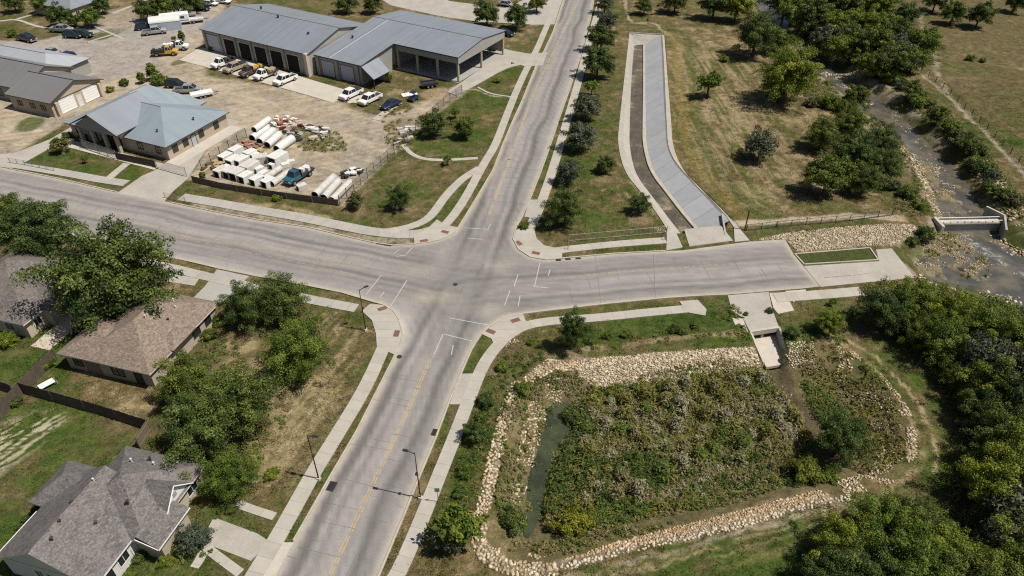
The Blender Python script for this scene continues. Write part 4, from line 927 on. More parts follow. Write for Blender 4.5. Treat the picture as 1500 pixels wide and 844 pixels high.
# dormer gable with a white face over the porch
m = MB(); m.add([(1.45, 3.0, 2.9), (1.45, 6.6, 2.9), (1.45, 4.8, 4.9)], [(0, 1, 2)]); m.build('gable_face', M['trim_white'], H)
m = MB(); m.box((1.48, 4.8, 3.7), (.05, .5, .6)); m.build('gable_vent', M['concrete_grey'], H)
uv_mesh('gable_roof', [([Vector((-1.2, 4.8, 5.05)), Vector((1.8, 4.8, 5.05)), Vector((1.8, 2.75, 2.85)), Vector((-1.2, 2.75, 2.85))][::-1], Vector((1, 0, 0)), Vector((0, .7, .7))), ([Vector((-1.2, 4.8, 5.05)), Vector((1.8, 4.8, 5.05)), Vector((1.8, 6.85, 2.85)), Vector((-1.2, 6.85, 2.85))], Vector((1, 0, 0)), Vector((0, .7, .7)))], 'shingle_grey', H)
m = MB()
for sgn in (-1, 1): m.bar((1.8, 4.8, 5.0), (1.8, 4.8 + sgn * 2.1, 2.8), .07, 4)
m.build('bargeboard', M['trim_white'], H)
m = MB(); m.box((.02, -2.2, 2.66), (.12, 5.0, .18)); m.box((-10.78, -2.4, 2.66), (.12, 5.2, .18)); m.build('gutter', M['trim_white'], H)
opening(H, 'e', -.4, -1.3, 1.45, 1.2, 1.2); opening(H, 'e', -.4, -3.4, 1.35, 1.5, 1.5); opening(H, 'e', 1.0, 7.2, 1.4, 1.4, 1.3); opening(H, 's', -4.6, -6.6, 1.5, .8, 1.1); opening(H, 's', -4.6, -5.3, 1.4, .8, 1.1); opening(H, 'w', -10.3, -2.4, 1.4, 1.6, 1.2)
opening(H, 'e', 1.0, 2.2, 1.05, 1.0, 2.1, 'door', 'trim_white', 'trim_dark')
vents(H, [(-5.2, 2.9, 6.0), (-4.4, 6.6, 4.7), (-2.2, 7.0, 4.4), (-1.3, 7.4, 4.2), (-.5, 8.1, 3.6)]); vents(H, [(-2.9, -.3, 4.6), (-5.1, -1.6, 5.95), (-4.6, -3.2, 5.8), (-5.6, .4, 5.9), (-1.3, 2.2, 5.1), (-3.2, 7.6, 4.3)], 'trim_dark', .06, .1, 'plumbing_vent')

# ---- house 2, brown roof behind the large tree
H = place((222,549), 2.7, -16, 'house', 'brown-roofed house with a small fenced back yard beside two large trees', 'house')
walls(H, -10.3, -.7, .4, 13.3, 2.7, 'wall_tan'); walls(H, -12.9, -8, .4, 6.5, 2.68, 'wall_tan', 'wing_wall')
roof(H, -10.3, -.7, .4, 13.3, 2.72, 5.6, 'hip', 'shingle_brown', .5, 'trim_white', ridge='y'); roof(H, -12.9, -6, .4, 6.6, 2.71, 4.5, 'hip', 'shingle_brown', .5, 'trim_white', ridge='x')
roof(H, -2.6, -.2, 4.3, 8.2, 2.9, 3.9, 'hip', 'shingle_brown', .3, 'trim_dark', ridge='x', name='porch_roof')
opening(H, 'e', -.7, 9.0, 1.5, 1.3, 1.2, frame='trim_dark'); opening(H, 'e', -.7, 11.4, 1.5, 1.1, 1.2, frame='trim_dark'); opening(H, 's', .4, -5.5, 1.3, 1.6, 1.2, frame='trim_dark'); opening(H, 's', .4, -2.6, 1.05, .95, 2.1, 'door', 'trim_dark', 'trim_dark'); opening(H, 's', .4, -11.2, 1.4, 1.2, 1.1, frame='trim_dark')
vents(H, [(-4.7, 6.2, 5.4), (-3.2, 9.6, 4.5), (-6.3, 4.6, 4.8), (-4.2, 10.6, 4.7)]); vents(H, [(-3.9, 2.3, 3.7), (-7.3, 8.0, 4.6), (-2.9, 7.6, 4.3)], 'trim_dark', .06, .1, 'plumbing_vent')

# ---- house 1, at the left edge
H = place((34,477), 2.7, -16, 'house', 'taupe-roofed house at the left edge with a lit tan side wall', 'house')
walls(H, -13.6, -.5, .5, 8.0, 2.7, 'wall_beige'); walls(H, -14, -6.4, 4.5, 12.4, 2.68, 'wall_beige', 'wing_wall'); walls(H, -6, .6, 3.4, 8.3, 2.66, 'wall_tan', 'bay_wall')
roof(H, -13.6, -.5, .5, 8.0, 2.72, 5.2, 'hip', 'shingle_taupe', .5, 'trim_white', ridge='x'); roof(H, -14, -6.0, 4.5, 12.4, 2.71, 5.0, 'hip', 'shingle_taupe', .5, 'trim_white', ridge='y'); roof(H, -6, .6, 3.6, 8.3, 2.9, 4.4, 'gable', 'shingle_taupe', .4, 'trim_dark', ridge='x', gable_mat='wall_tan')
opening(H, 'e', -.5, 2.2, 1.5, 1.0, 1.1, frame='trim_white'); opening(H, 'e', .6, 5.9, 1.5, 1.2, 1.1, frame='trim_white'); opening(H, 's', .5, -3.2, 1.4, 1.4, 1.1)
m = MB(); m.box((2.0, 3.0, .02), (2.8, 7.6, .14)); m.build('patio', M['wall_beige'], H)

# ---- office with blue steel hip roof
H = place((241,217), 3, -24, 'office_building', 'one-storey office with a blue steel hip roof and gabled porch', 'building')
walls(H, -24.9, -.6, .8, 16.2, 2.95, 'wall_tan'); roof(H, -24.9, -.6, .8, 16.2, 3.0, 5.9, 'hip', 'roof_blue', .6, 'trim_dark', ridge='x')
roof(H, -24.4, -8.0, 4.0, 18.2, 3.0, 7.2, 'hip', 'roof_blue', .5, 'trim_dark', ridge='y', name='rear_roof', hipf=.62); walls(H, -24, -10, 15, 17.8, 2.95, 'wall_tan', 'rear_wall')
roof(H, -20.9, -10.2, -.8, 9.4, 4.1, 7.1, 'gable', 'roof_steel', .7, 'trim_dark', ridge='y', name='porch_roof')
m = MB(); m.add([(-20.9, -.7, 4.0), (-10.2, -.7, 4.0), (-15.55, -.7, 6.95)], [(0, 1, 2)]); m.box((-15.55, -.6, 3.7), (10.6, .2, .7)); m.build('porch_gable', M['wall_grey'], H)
for xx in (-20.5, -17.3, -14.2, -11.2): m = MB(); m.box((xx, -.5, 1.7), (.55, .55, 3.5)); m.build('porch_column', M['wall_tan'], H)
m = MB(); m.box((-10.3, 4.2, 3.5), (.16, 9.2, 1.2)); m.build('porch_side', M['wall_tan'], H)
for xx in (-19, -16, -12.8): opening(H, 's', .8, xx, 1.6, 1.7, 1.9, frame='trim_dark')
opening(H, 's', .8, -14.4, 1.2, 1.1, 2.3, 'door', 'trim_dark', 'trim_dark')
for xx in (-23, -7.2, -2.8): opening(H, 's', .8, xx, 1.6, 1.1, 1.2, frame='trim_dark')
for yy in (2.6, 5.2, 9.2, 13.2): opening(H, 'e', -.6, yy, 1.6, 1.1, 1.2, frame='trim_dark')
opening(H, 'e', -.6, 7.2, 1.1, 1.1, 2.2, 'door', 'trim_dark', 'door_pale'); vents(H, [(-4.3, 3.0, 4.1), (-2.2, 9.8, 4.0), (-17.2, 12.0, 6.4)], 'metal_dark', .3, .12)
m = MB(); m.box((.9, 8.2, .04), (3.0, 17, .12)); m.box((-13, -1.9, .04), (25, 2.4, .12)); m.build('paved_skirt', M['concrete'], H)

# ---- fire-station like block at the left edge with two white garage doors
H = place((71,153), 3, -22, 'garage_building', 'taupe-roofed building with two white garage doors at the left edge', 'building')
walls(H, -11.6, -.1, .4, 13.0, 3.3, 'wall_tan'); roof(H, -11.6, .1, .4, 13.0, 3.3, 5.6, 'gable', 'roof_taupe', .5, 'trim_dark', ridge='x', gable_mat='wall_tan')
walls(H, -33, -11.2, 3.0, 15.4, 3.4, 'wall_grey', 'wing_wall'); roof(H, -33, -10.6, 3.0, 15.4, 3.45, 6.1, 'gable', 'roof_taupe', .5, 'trim_dark', ridge='x', gable_mat='wall_tan', name='wing_roof')
walls(H, -37, -12.5, 10.5, 21.3, 3.25, 'wall_grey', 'rear_wall'); roof(H, -37, -12.5, 10.5, 21.3, 3.3, 5.5, 'hip', 'roof_pale', .5, 'trim_dark', ridge='x', name='rear_roof')
opening(H, 'e', -.1, 4.0, 1.45, 3.6, 2.6, 'garage_door', 'trim_white', 'door_white'); opening(H, 'e', -.1, 9.9, 1.45, 3.6, 2.6, 'garage_door', 'trim_white', 'door_white'); opening(H, 'e', -.1, 6.95, 1.1, 1.0, 2.1, 'door', 'trim_white', 'wall_white')
for xx in (-9, -5.5, -2.5): opening(H, 's', .4, xx, 1.7, 1.2, .9, frame='trim_dark')
for xx in (-26, -22, -18, -14): opening(H, 's', 3.0, xx, 1.6, 1.3, 1.6, frame='trim_dark')
for yy in (1.3, 12.1): m = MB(); m.box((.35, yy, 1.4), (.5, .6, 2.9)); m.build('corner_pier', M['wall_beige'], H)

# ---- small building at the top left
H = place((103,14), 3, -24, 'house', 'grey metal-roofed building by two trees at the top left', 'building')
walls(H, -15, -.3, .3, 11, 2.95, 'wall_tan'); roof(H, -15, -.3, .3, 11, 3, 5.0, 'hip', 'roof_steel', .5, 'trim_dark', ridge='x')
for yy in (2, 5, 8): opening(H, 'e', -.3, yy, 1.5, 1.2, 1.2)
for xx in (-12, -7, -3): opening(H, 's', .3, xx, 1.5, 1.2, 1.2)

# ---- steel maintenance depot: bays, lower shop and open vehicle port
H = place((450,80), 5, -30, 'depot_building', 'long steel maintenance depot with open bays and an open-sided vehicle port', 'building')
walls(H, -34.2, -.3, .3, 22.6, 4.95, 'wall_grey'); roof(H, -34.2, -.3, .3, 22.6, 5.0, 7.7, 'gable', 'roof_steel', .35, 'trim_dark', ridge='x', rpos=11.2, gable_mat='wall_grey')
opening(H, 's', .3, -30.9, 2.1, 4.0, 3.9, 'door_or_bay_shade', 'trim_dark', 'door_pale')
for k in range(5): opening(H, 's', .3, -25.3 + 5.05 * k, 1.95, 3.5, 3.8, 'door_or_bay_shade', 'concrete', 'inside_shade', .28)  # open bays: near-black panels paint in the shade inside
for k in range(7): m = MB(); m.box((-33.4 + k * 5.15 if k < 6 else -1.4, .12, 2.3), (.5, .3, 5.1)); m.build('wall_pier', M['concrete_wall'], H)
m = MB(); m.box((-.5, .0, 2.5), (.8, .9, 5.2)); m.build('corner_pier', M['wall_beige'], H)
# shop and port share one long roof plane
zb, yb, zr, yr, zc, yc, xc = 4.5, 1.7, 6.9, 23.6, 5.78, 13.4, 12.9
slope = (zr - zb) / (yr - yb)
def pl(x, y): return Vector((x, y, zb + slope * (y - yb)))
uv_mesh('shop_roof', [([pl(.15, yb), pl(13.7, yb), pl(13.7, yc), pl(13.7, yr), pl(.15, yr)], Vector((1, 0, 0)), Vector((0, 1, 0)))], 'roof_steel', H)
o = uv_mesh('port_roof', [([pl(13.7, yc), pl(31.2, yc), pl(31.2, yr), pl(13.7, yr)], Vector((1, 0, 0)), Vector((0, 1, 0))), ([Vector((.15, yr, zr)), Vector((31.2, yr, zr)), Vector((31.2, 34, 5.75)), Vector((.15, 34, 5.75))], Vector((1, 0, 0)), Vector((0, 1, 0)))], 'roof_steel', H)
m = MB(); m.bar((.2, yr, zr + .03), (31.1, yr, zr + .03), .1, 5); m.build('ridge_cap', M['galvanised'], o)
m = MB(); m.quad((4.6, 2, zb + .05), (4.75, 2, zb + .05), (4.75, yr, zr + .03), (4.6, yr, zr + .03)); m.quad((.2, yb + .02, zb + .01), (.2, yb, zb - .2), (.2, yr, zr - .2), (.2, yr, zr)); m.build('flashing', M['vent_metal'], H)
m = MB(); m.quad(pl(.15, yb) + Vector((0, 0, -.01)), pl(13.7, yb) + Vector((0, 0, -.01)), pl(13.7, yb) + Vector((0, 0, -.25)), pl(.15, yb) + Vector((0, 0, -.25))); m.quad(pl(13.71, yb), pl(13.71, yc), pl(13.71, yc) + Vector((0, 0, -.25)), pl(13.71, yb) + Vector((0, 0, -.25)))
m.quad(pl(13.7, yc - .01), pl(31.2, yc - .01), pl(31.2, yc - .01) + Vector((0, 0, -.25)), pl(13.7, yc - .01) + Vector((0, 0, -.25))); m.build('fascia', M['trim_dark'], H)
walls(H, .3, 13.3, 2.1, 33.4, 4.35, 'wall_grey', 'shop_wall')
m = MB(); m.add([(13.3, 2.1, 4.3), (13.3, 33.4, 4.3), (13.3, 33.4, 5.6), (13.3, yr, zr - .1), (13.3, 2.1, zb - .05)], [(0, 1, 2, 3, 4)]); m.build('shop_gable', M['wall_grey'], H)
opening(H, 's', 2.1, 3.6, 1.75, 3.6, 3.4, 'door_or_bay_shade', 'trim_dark', 'door_pale'); opening(H, 's', 2.1, 9.2, 1.75, 3.6, 3.4, 'door_or_bay_shade', 'trim_dark', 'door_pale')
for xx in (.9, 6.4, 12.2): m = MB(); m.box((xx, 1.95, 2.1), (.8, .45, 4.4)); m.build('wall_pier', M['concrete_wall'], H)
m = MB()                                                       # port: columns and the sheeted band under the eaves
for xx, yy in ((14.2, yc + .6), (19.6, yc + .6), (25.1, yc + .6), (30.6, yc + .6), (30.6, yr), (30.6, 33.4), (22, 33.4), (14.5, 33.4)): m = MB(); m.box((xx, yy, 2.7), (.42, .42, 5.4)); m.build('port_column', M['wall_tan'], H)
m = MB(); m.box((22.4, yc + .35, 4.95), (16.9, .12, 1.5)); m.build('eave_panel', M['wall_grey'], H)
m = MB(); m.add([(30.95, yc + .3, 4.1), (30.95, 33.6, 4.1), (30.95, 33.6, 5.65), (30.95, yr, zr - .1), (30.95, yc + .3, 5.7)], [(0, 1, 2, 3, 4)]); m.build('end_panel', M['wall_grey'], H)
m = MB(); m.box((22.1, 33.55, 3.2), (17.4, .15, 5.0)); m.build('rear_wall', M['wall_grey'], H)
m = MB(); m.box((22.0, 23.6, .02), (17.6, 20.6, .12)); m.build('port_floor', M['concrete_grey'], H)
m = MB()
for yy in (17, 23.6, 29): m = MB(); m.box((22.2, yy, 5.55 if yy == 17 else (6.3 if yy == 23.6 else 5.8)), (17, .25, .3)); m.build('roof_beam', M['metal_dark'], H)
uv_mesh('lean_to_roof', [([Vector((13.42, 1.9, 4.3)), Vector((17.3, 1.2, 2.3)), Vector((17.3, 6.8, 2.3)), Vector((13.42, 8.0, 4.3))], Vector((0, 1, 0)), Vector((.9, 0, -.45)))], 'roof_steel', H)
m = MB()
for yy in (1.5, 6.5): m.box((17.0, yy, 1.15), (.2, .2, 2.3))
m.box((17.25, 4.0, 2.22), (.1, 5.6, .16)); m.build('lean_to_frame', M['metal_dark'], H)
m = MB(); m.box((15.3, 6.6, 1.0), (3.6, .2, 2.2)); m.build('lean_to_wall', M['wall_beige'], H)
vents(H, [(-5.5, 6.8, 6.6), (-18, 10.2, 7.6), (3.0, 12, 5.7), (-27, 13.5, 7.4)], 'metal_dark', .4, .2)
# ---- small storage shed with a curved white roof
H = place((222,44), 0, 20, 'storage_shed', 'small storage shed with curved white roof beside the parked camper', 'shed')
m = MB(); n = 10; pr = [(-2.2 * math.cos(math.pi * k / n), 2.2 + 1.0 * math.sin(math.pi * k / n)) for k in range(n + 1)]
for k in range(n): m.quad((0, pr[k][0], pr[k][1]), (7.5, pr[k][0], pr[k][1]), (7.5, pr[k + 1][0], pr[k + 1][1]), (0, pr[k + 1][0], pr[k + 1][1]))
m.build('roof', M['pipe_white'], H); m = MB(); m.box((3.75, -2.1, 1.0), (7.3, .1, 2.4)); m.box((3.75, 2.1, 1.0), (7.3, .1, 2.4))
for xx in (.1, 7.4): m.add([(xx, p, q) for p, q in pr] + [(xx, 2.2, -.2), (xx, -2.2, -.2)], [tuple(range(n + 3))])
m.build('wall', M['door_pale'], H); opening(H, 'w', .1, 0, 1.1, 1.6, 2.2, 'door', 'trim_dark', 'concrete_grey')
# ================================================================== BRIDGE, FENCES, LAMPS
b0, b1 = G(1374,325), G(1466,323); L = float(np.linalg.norm(b1 - b0)); ang = math.atan2(*(b1 - b0)[::-1])
o = empty('weir_bridge', (b0[0], b0[1], 0), ang, 'low pale concrete weir bridge with pipe rails across the creek', 'bridge')
m = MB(); m.box((L / 2, 0, -.1), (L, 1.3, .24)); m.build('deck', M['concrete'], o, bevel=.03)
for y in (-.55, .5): m = MB(); m.bar((0, y, .38), (L, y, .38), .075, 8); m.build('pipe_rail', M['vent_metal'], o)
for k in range(9):
    for y in (-.55, .5): m = MB(); m.box((L * (k + .5) / 9, y, .2), (.1, .1, .42)); m.build('rail_support', M['galvanised'], o)
m = MB(); m.box((L / 2, -.2, -1.35), (L - .4, .5, 2.3)); m.build('weir_wall', M['concrete_grey'], o)
m = MB(); m.box((-.2, -.5, -.95), (.5, 2.9, 2.7)); m.build('abutment', M['concrete'], o, bevel=.04)
m = MB(); wall(m, (L - 1.0, 2.9), (L + .4, .2), -2.4, .9, .3, -2.4, .9); m.build('wing_wall', M['concrete'], o)
m = MB(); wall(m, (L + .4, .2), (L - .9, -3.0), -2.4, .9, .3, -2.4, .2); m.build('wing_wall', M['concrete_grey'], o)
# raised kerbed lawn in the road end
gi = empty('planter_bed', (*G(1225,376), .03)); tag(gi, 'rectangular kerbed grass bed set into the concrete road end', 'planter')
gp = GL([(1164,373),(1274,364),(1286,381.5),(1178,388)]); gc = np.array(G(1225,376))
m = MB()
for k in range(4): wall(m, gp[k] - gc, gp[(k + 1) % 4] - gc, -.05, .14, .2)
m.build('kerb_edge', M['kerb'], gi)
def grass_top():
    t = NT('bed_grass'); n = t.noise(1.3, 5, .7, t.pos()); n2 = t.noise(6, 4, .7, t.pos()); t.base(t.mix(t.ramp(n, [(.3, (.035, .05, .014)), (.6, (.06, .07, .022)), (.75, (.13, .11, .05))]), t.ramp(n2, [(.3, .5), (.7, 1.5)]), 1.0, 'MULTIPLY')); t.rough(.95, .1); t.bump(n2, .8, .1); M['bed_grass'] = t.m
grass_top(); m = MB(); q = gc + (gp - gc) * .97; q = [tuple(p - gc) for p in q]; m.add([(*p, .07) for p in q], [(0, 1, 2, 3)]); m.build('turf', M['bed_grass'], gi)

def along(line, step):
    s = np.r_[0, np.cumsum(np.linalg.norm(np.diff(line, axis=0), axis=1))]; n = max(1, int(round(s[-1] / step))); q = np.linspace(0, s[-1], n + 1)
    return np.stack([np.interp(q, s, line[:, 0]), np.interp(q, s, line[:, 1])], 1)
def board_fence(px, h, label, mat='wood_fence'):
    line = GL(px); o = empty('wood_fence', (line[0][0], line[0][1], 0)); tag(o, label, 'fence'); org = line[0]; m = MB(); rl = MB()
    for i in range(len(line) - 1):
        a, b = line[i] - org, line[i + 1] - org; d = b - a; l = np.linalg.norm(d); d = d / l; n = int(l / .15); an = math.atan2(d[1], d[0])
        for k in range(n):
            c_ = a + d * (k + .5) * l / n; hh = h * random.uniform(.97, 1.02); m.box((c_[0], c_[1], hh / 2 - .1), (l / n * .93, .03, hh + .2), an)
        nn = np.array((-d[1], d[0])) * .06
        for zz in (h * .2, h * .8): rl.box((*((a + b) / 2 + nn), zz), (l, .06, .09), an)
    m.build('boards', M[mat], o); rl.build('rail', M[mat], o)
    for p in along(line, 4.8): pm = MB(); pm.box((p[0] - org[0], p[1] - org[1], h / 2), (.12, .12, h)); pm.build('post', M[mat], o)
    return o
def bar_fence(px, h, label, mat='metal_dark', step=2.4, picket=.28, r=.018, name='metal_fence', rails=(.15, .95), pr=.05):
    line = GL(px); o = empty(name, (line[0][0], line[0][1], 0)); tag(o, label, 'fence'); org = line[0]; m = MB(); rl = MB()
    for i in range(len(line) - 1):
        a, b = line[i] - org, line[i + 1] - org; d = b - a; l = np.linalg.norm(d); n = int(l / picket)
        z0 = ground_z(*line[i]); z1 = ground_z(*line[i + 1])
        for k in range(n):
            c_ = a + d * (k + .5) / n; zz = z0 + (z1 - z0) * (k + .5) / n; m.bar((c_[0], c_[1], zz + h * rails[0]), (c_[0], c_[1], zz + h * rails[-1]), r, 4, caps=False)
        for q in rails: rl.bar((*a, z0 + h * q), (*b, z1 + h * q), r * 1.4, 4)
    if len(m.v): m.build('pickets', M[mat], o)
    rl.build('rail', M[mat], o)
    for p in along(line, step)[:100]: pm = MB(); zz = ground_z(*p); pm.bar((p[0] - org[0], p[1] - org[1], zz - .2), (p[0] - org[0], p[1] - org[1], zz + h), pr, 6); pm.build('post', M[mat], o)
    return o
board_fence([(283,267),(330,278),(400,289),(496,302)], 1.25, 'brown board fence along the front of the pipe storage yard', 'wood_fence_pale')
board_fence([(172,234),(229,246)], 1.5, 'short dark board fence in front of the blue-roofed office'); bar_fence([(122,217),(172,234)], 1.9, 'pale mesh fence left of the dark boards by the office', 'galvanised', 2.4, .16)
bar_fence([(231,247),(274,259)], 1.9, 'mesh gate across the concrete yard driveway', 'galvanised', 5, .2, name='metal_gate')
bar_fence([(296,250),(330,225),(362,202)], 2.1, 'iron picket fence between the driveway and the stored pipes', step=2.5, picket=.22)
bar_fence([(498,302),(520,280),(545,255),(578,226)], 2.1, 'iron picket fence on the lawn side of the pipe yard', step=2.5, picket=.22); bar_fence([(592,211),(622,182),(650,157),(677,137)], 2.1, 'iron picket fence curving behind the two small lawn trees', step=2.5, picket=.22)
board_fence([(-10,628),(35,577)], 1.9, 'weathered board fence reaching the left edge between two back yards'); board_fence([(35,577),(56,556),(84,528)], 1.9, 'weathered board fence beside the white door panel in the yard'); board_fence([(35,577),(90,592),(150,609),(222,632)], 1.9, 'long dark board fence between the brown-roofed house and the lower lawn')
board_fence([(222,632),(206,657)], 1.9, 'short brown fence return beside the grey-roofed house', 'wood_fence_pale'); board_fence([(110,500),(152,468)], 1.9, 'brown board fence along the left side of the brown-roofed house'); board_fence([(-10,568),(22,578)], 1.7, 'dark board fence end at the left edge of the picture')
bar_fence([(832,366),(833,354),(900,348),(977,341),(974,352)], 1.3, 'grey chain-link fence around the lawn corner by the channel', 'galvanised', 2.2, .3, .012)
bar_fence([(1093,338),(1150,332),(1230,325),(1306,316)], 1.2, 'dark railing beside the dirt path above the white rocks', step=2.6, picket=50, rails=(.1, .5, .95), r=.03, pr=.06)
bar_fence([(1340,96),(1362,114),(1400,146),(1440,184),(1500,246),(1560,310)], 1.3, 'long wire field fence beside the track on the far bank', 'bark', 3.4, 60, .02, 'field_fence', (.3, .6, .95), .08)
bar_fence([(15,239),(45,244),(80,251)], 1.1, 'galvanised railing on the path nearest the left edge', 'galvanised', 1.8, .25, .014); bar_fence([(242,290),(262,295),(272,297)], 1.1, 'galvanised railing on the path beside the yard driveway', 'galvanised', 1.8, .25, .014)
bar_fence([(921,48),(972,50)], 1.1, 'thin railing on the headwall at the far end of the channel', 'galvanised', 1.8, .3, .014)
q = G(1091,337); m = MB(); m.bar((0, 0, 0), (0, 0, 3.6), .11, 8); m.box((0, 0, 3.5), (.9, .1, .1)); o = m.build('gate_post', M['bark'], None, loc=(q[0], q[1], 0)); tag(o, 'tall dark post at the channel end of the path railing', 'post')
def lamp(px, h, arm_ang, label):
    q = G(*px); o = empty('street_lamp', (q[0], q[1], 0), R(arm_ang), label, 'street lamp', 'street lamps by the crossing')
    m = MB(); m.bar((0, 0, 0), (0, 0, h), .075, 8, r2=.045); m.build('pole', M['metal_dark'], o, True)
    m = MB(); m.box((0, 0, .1), (.45, .45, .3), taper=.8); m.build('base', M['concrete'], o)
    m = MB(); m.bar((0, 0, h - .2), (.75, 0, h + .1), .05, 6); m.build('arm', M['metal_dark'], o)
    m = MB(); m.box((.95, 0, h + .1), (.6, .28, .14), taper=.7); hd = m.build('lamp_head', M['metal_dark'], o)
    m = MB(); m.box((.97, 0, h + .02), (.38, .2, .03)); m.build('lens', M['white_plastic'], hd)
    m = MB(); m.box((.1, 0, h * .55), (.2, .32, .2)); m.build('equipment_box', M['metal_dark'], o)
lamp((467,702), 7.0, -14, 'dark street lamp on the verge above the house driveway'); lamp((616,730), 7.2, 166, 'dark street lamp on the pond side of the lower road'); lamp((536,484), 6.8, 30, 'dark street lamp at the southwest corner of the crossing')
def sign(px, h, label, c='white_plastic', ang=-90):
    q = G(*px); o = empty('road_sign', (q[0], q[1], 0), R(ang), label, 'sign'); m = MB(); m.bar((0, 0, 0), (0, 0, h), .035, 6); m.build('post', M['galvanised'], o); m = MB(); m.box((.05, 0, h - .3), (.03, .5, .6)); m.build('sign_plate', M[c], o)
sign((642,736), 2.4, 'small road sign post beside the pond-side sidewalk', 'galvanised'); sign((100,240), 2.4, 'thin post beside the drive at the left', 'galvanised'); sign((946,52), 4.2, 'tall thin pole standing behind the channel headwall', 'metal_dark')

# ================================================================== VEHICLES
def profile_body(name, prof, wdt, mat, parent, bevel=.06, inset=0.0):
    m = MB(); n = len(prof); y = wdt / 2
    vs = [(x, -y + (inset if z > 1.0 else 0), z) for x, z in prof] + [(x, y - (inset if z > 1.0 else 0), z) for x, z in prof]
    m.add(vs, [tuple(range(n - 1, -1, -1)), tuple(range(n, 2 * n))] + [(k, (k + 1) % n, n + (k + 1) % n, n + k) for k in range(n)])
    return m.build(name, M[mat], parent, bevel=bevel)
def wheels(o, xf, xr, wdt, r):
    for x in (xf, xr):
        for s in (-1, 1):
            m = MB(); m.bar((0, -.12, 0), (0, .12, 0), r, 14); wh = m.build('wheel', M['rubber'], o, loc=(x, s * (wdt / 2 - .1), r)); rm = MB(); rm.bar((0, -.13, 0), (0, .13, 0), r * .58, 10); rm.build('rim', M['rim_metal'], wh)
def lights(o, xf, xr, wdt, z):
    for s in (-1, 1):
        m = MB(); m.box((xf, s * wdt * .36, z), (.06, wdt * .2, .16)); m.build('headlight', M['white_plastic'], o); m = MB(); m.box((xr, s * wdt * .40, z + .05), (.06, wdt * .12, .22)); m.build('taillight', M['paint_red'], o)
def cabin(o, x0, x1, z0, z1, wdt, pm, rake_f=.55, rake_r=.25):
    """glasshouse: dark glass frustum, painted pillars and roof panel"""
    y0, y1 = wdt / 2 - .06, wdt / 2 - .26
    m = MB(); B = [(x0, -y0, z0), (x1, -y0, z0), (x1, y0, z0), (x0, y0, z0)]; T = [(x0 + rake_r, -y1, z1), (x1 - rake_f, -y1, z1), (x1 - rake_f, y1, z1), (x0 + rake_r, y1, z1)]
    m.add(B + T, [(0, 3, 2, 1), (4, 5, 6, 7), (0, 1, 5, 4), (1, 2, 6, 5), (2, 3, 7, 6), (3, 0, 4, 7)]); m.build('windows', M['glass'], o)
    m = MB(); m.box(((x0 + rake_r + x1 - rake_f) / 2, 0, z1 + .02), ((x1 - rake_f) - (x0 + rake_r) + .12, 2 * y1 + .1, .07)); 
    for i in range(4): m.bar(Vector(B[i]), Vector(T[i]), .05, 4)
    xm = (x0 + x1) / 2
    for s in (-1, 1): m.bar((xm, s * y0, z0), (xm, s * y1, z1), .05, 4)
    m.build('roof', M[pm], o)
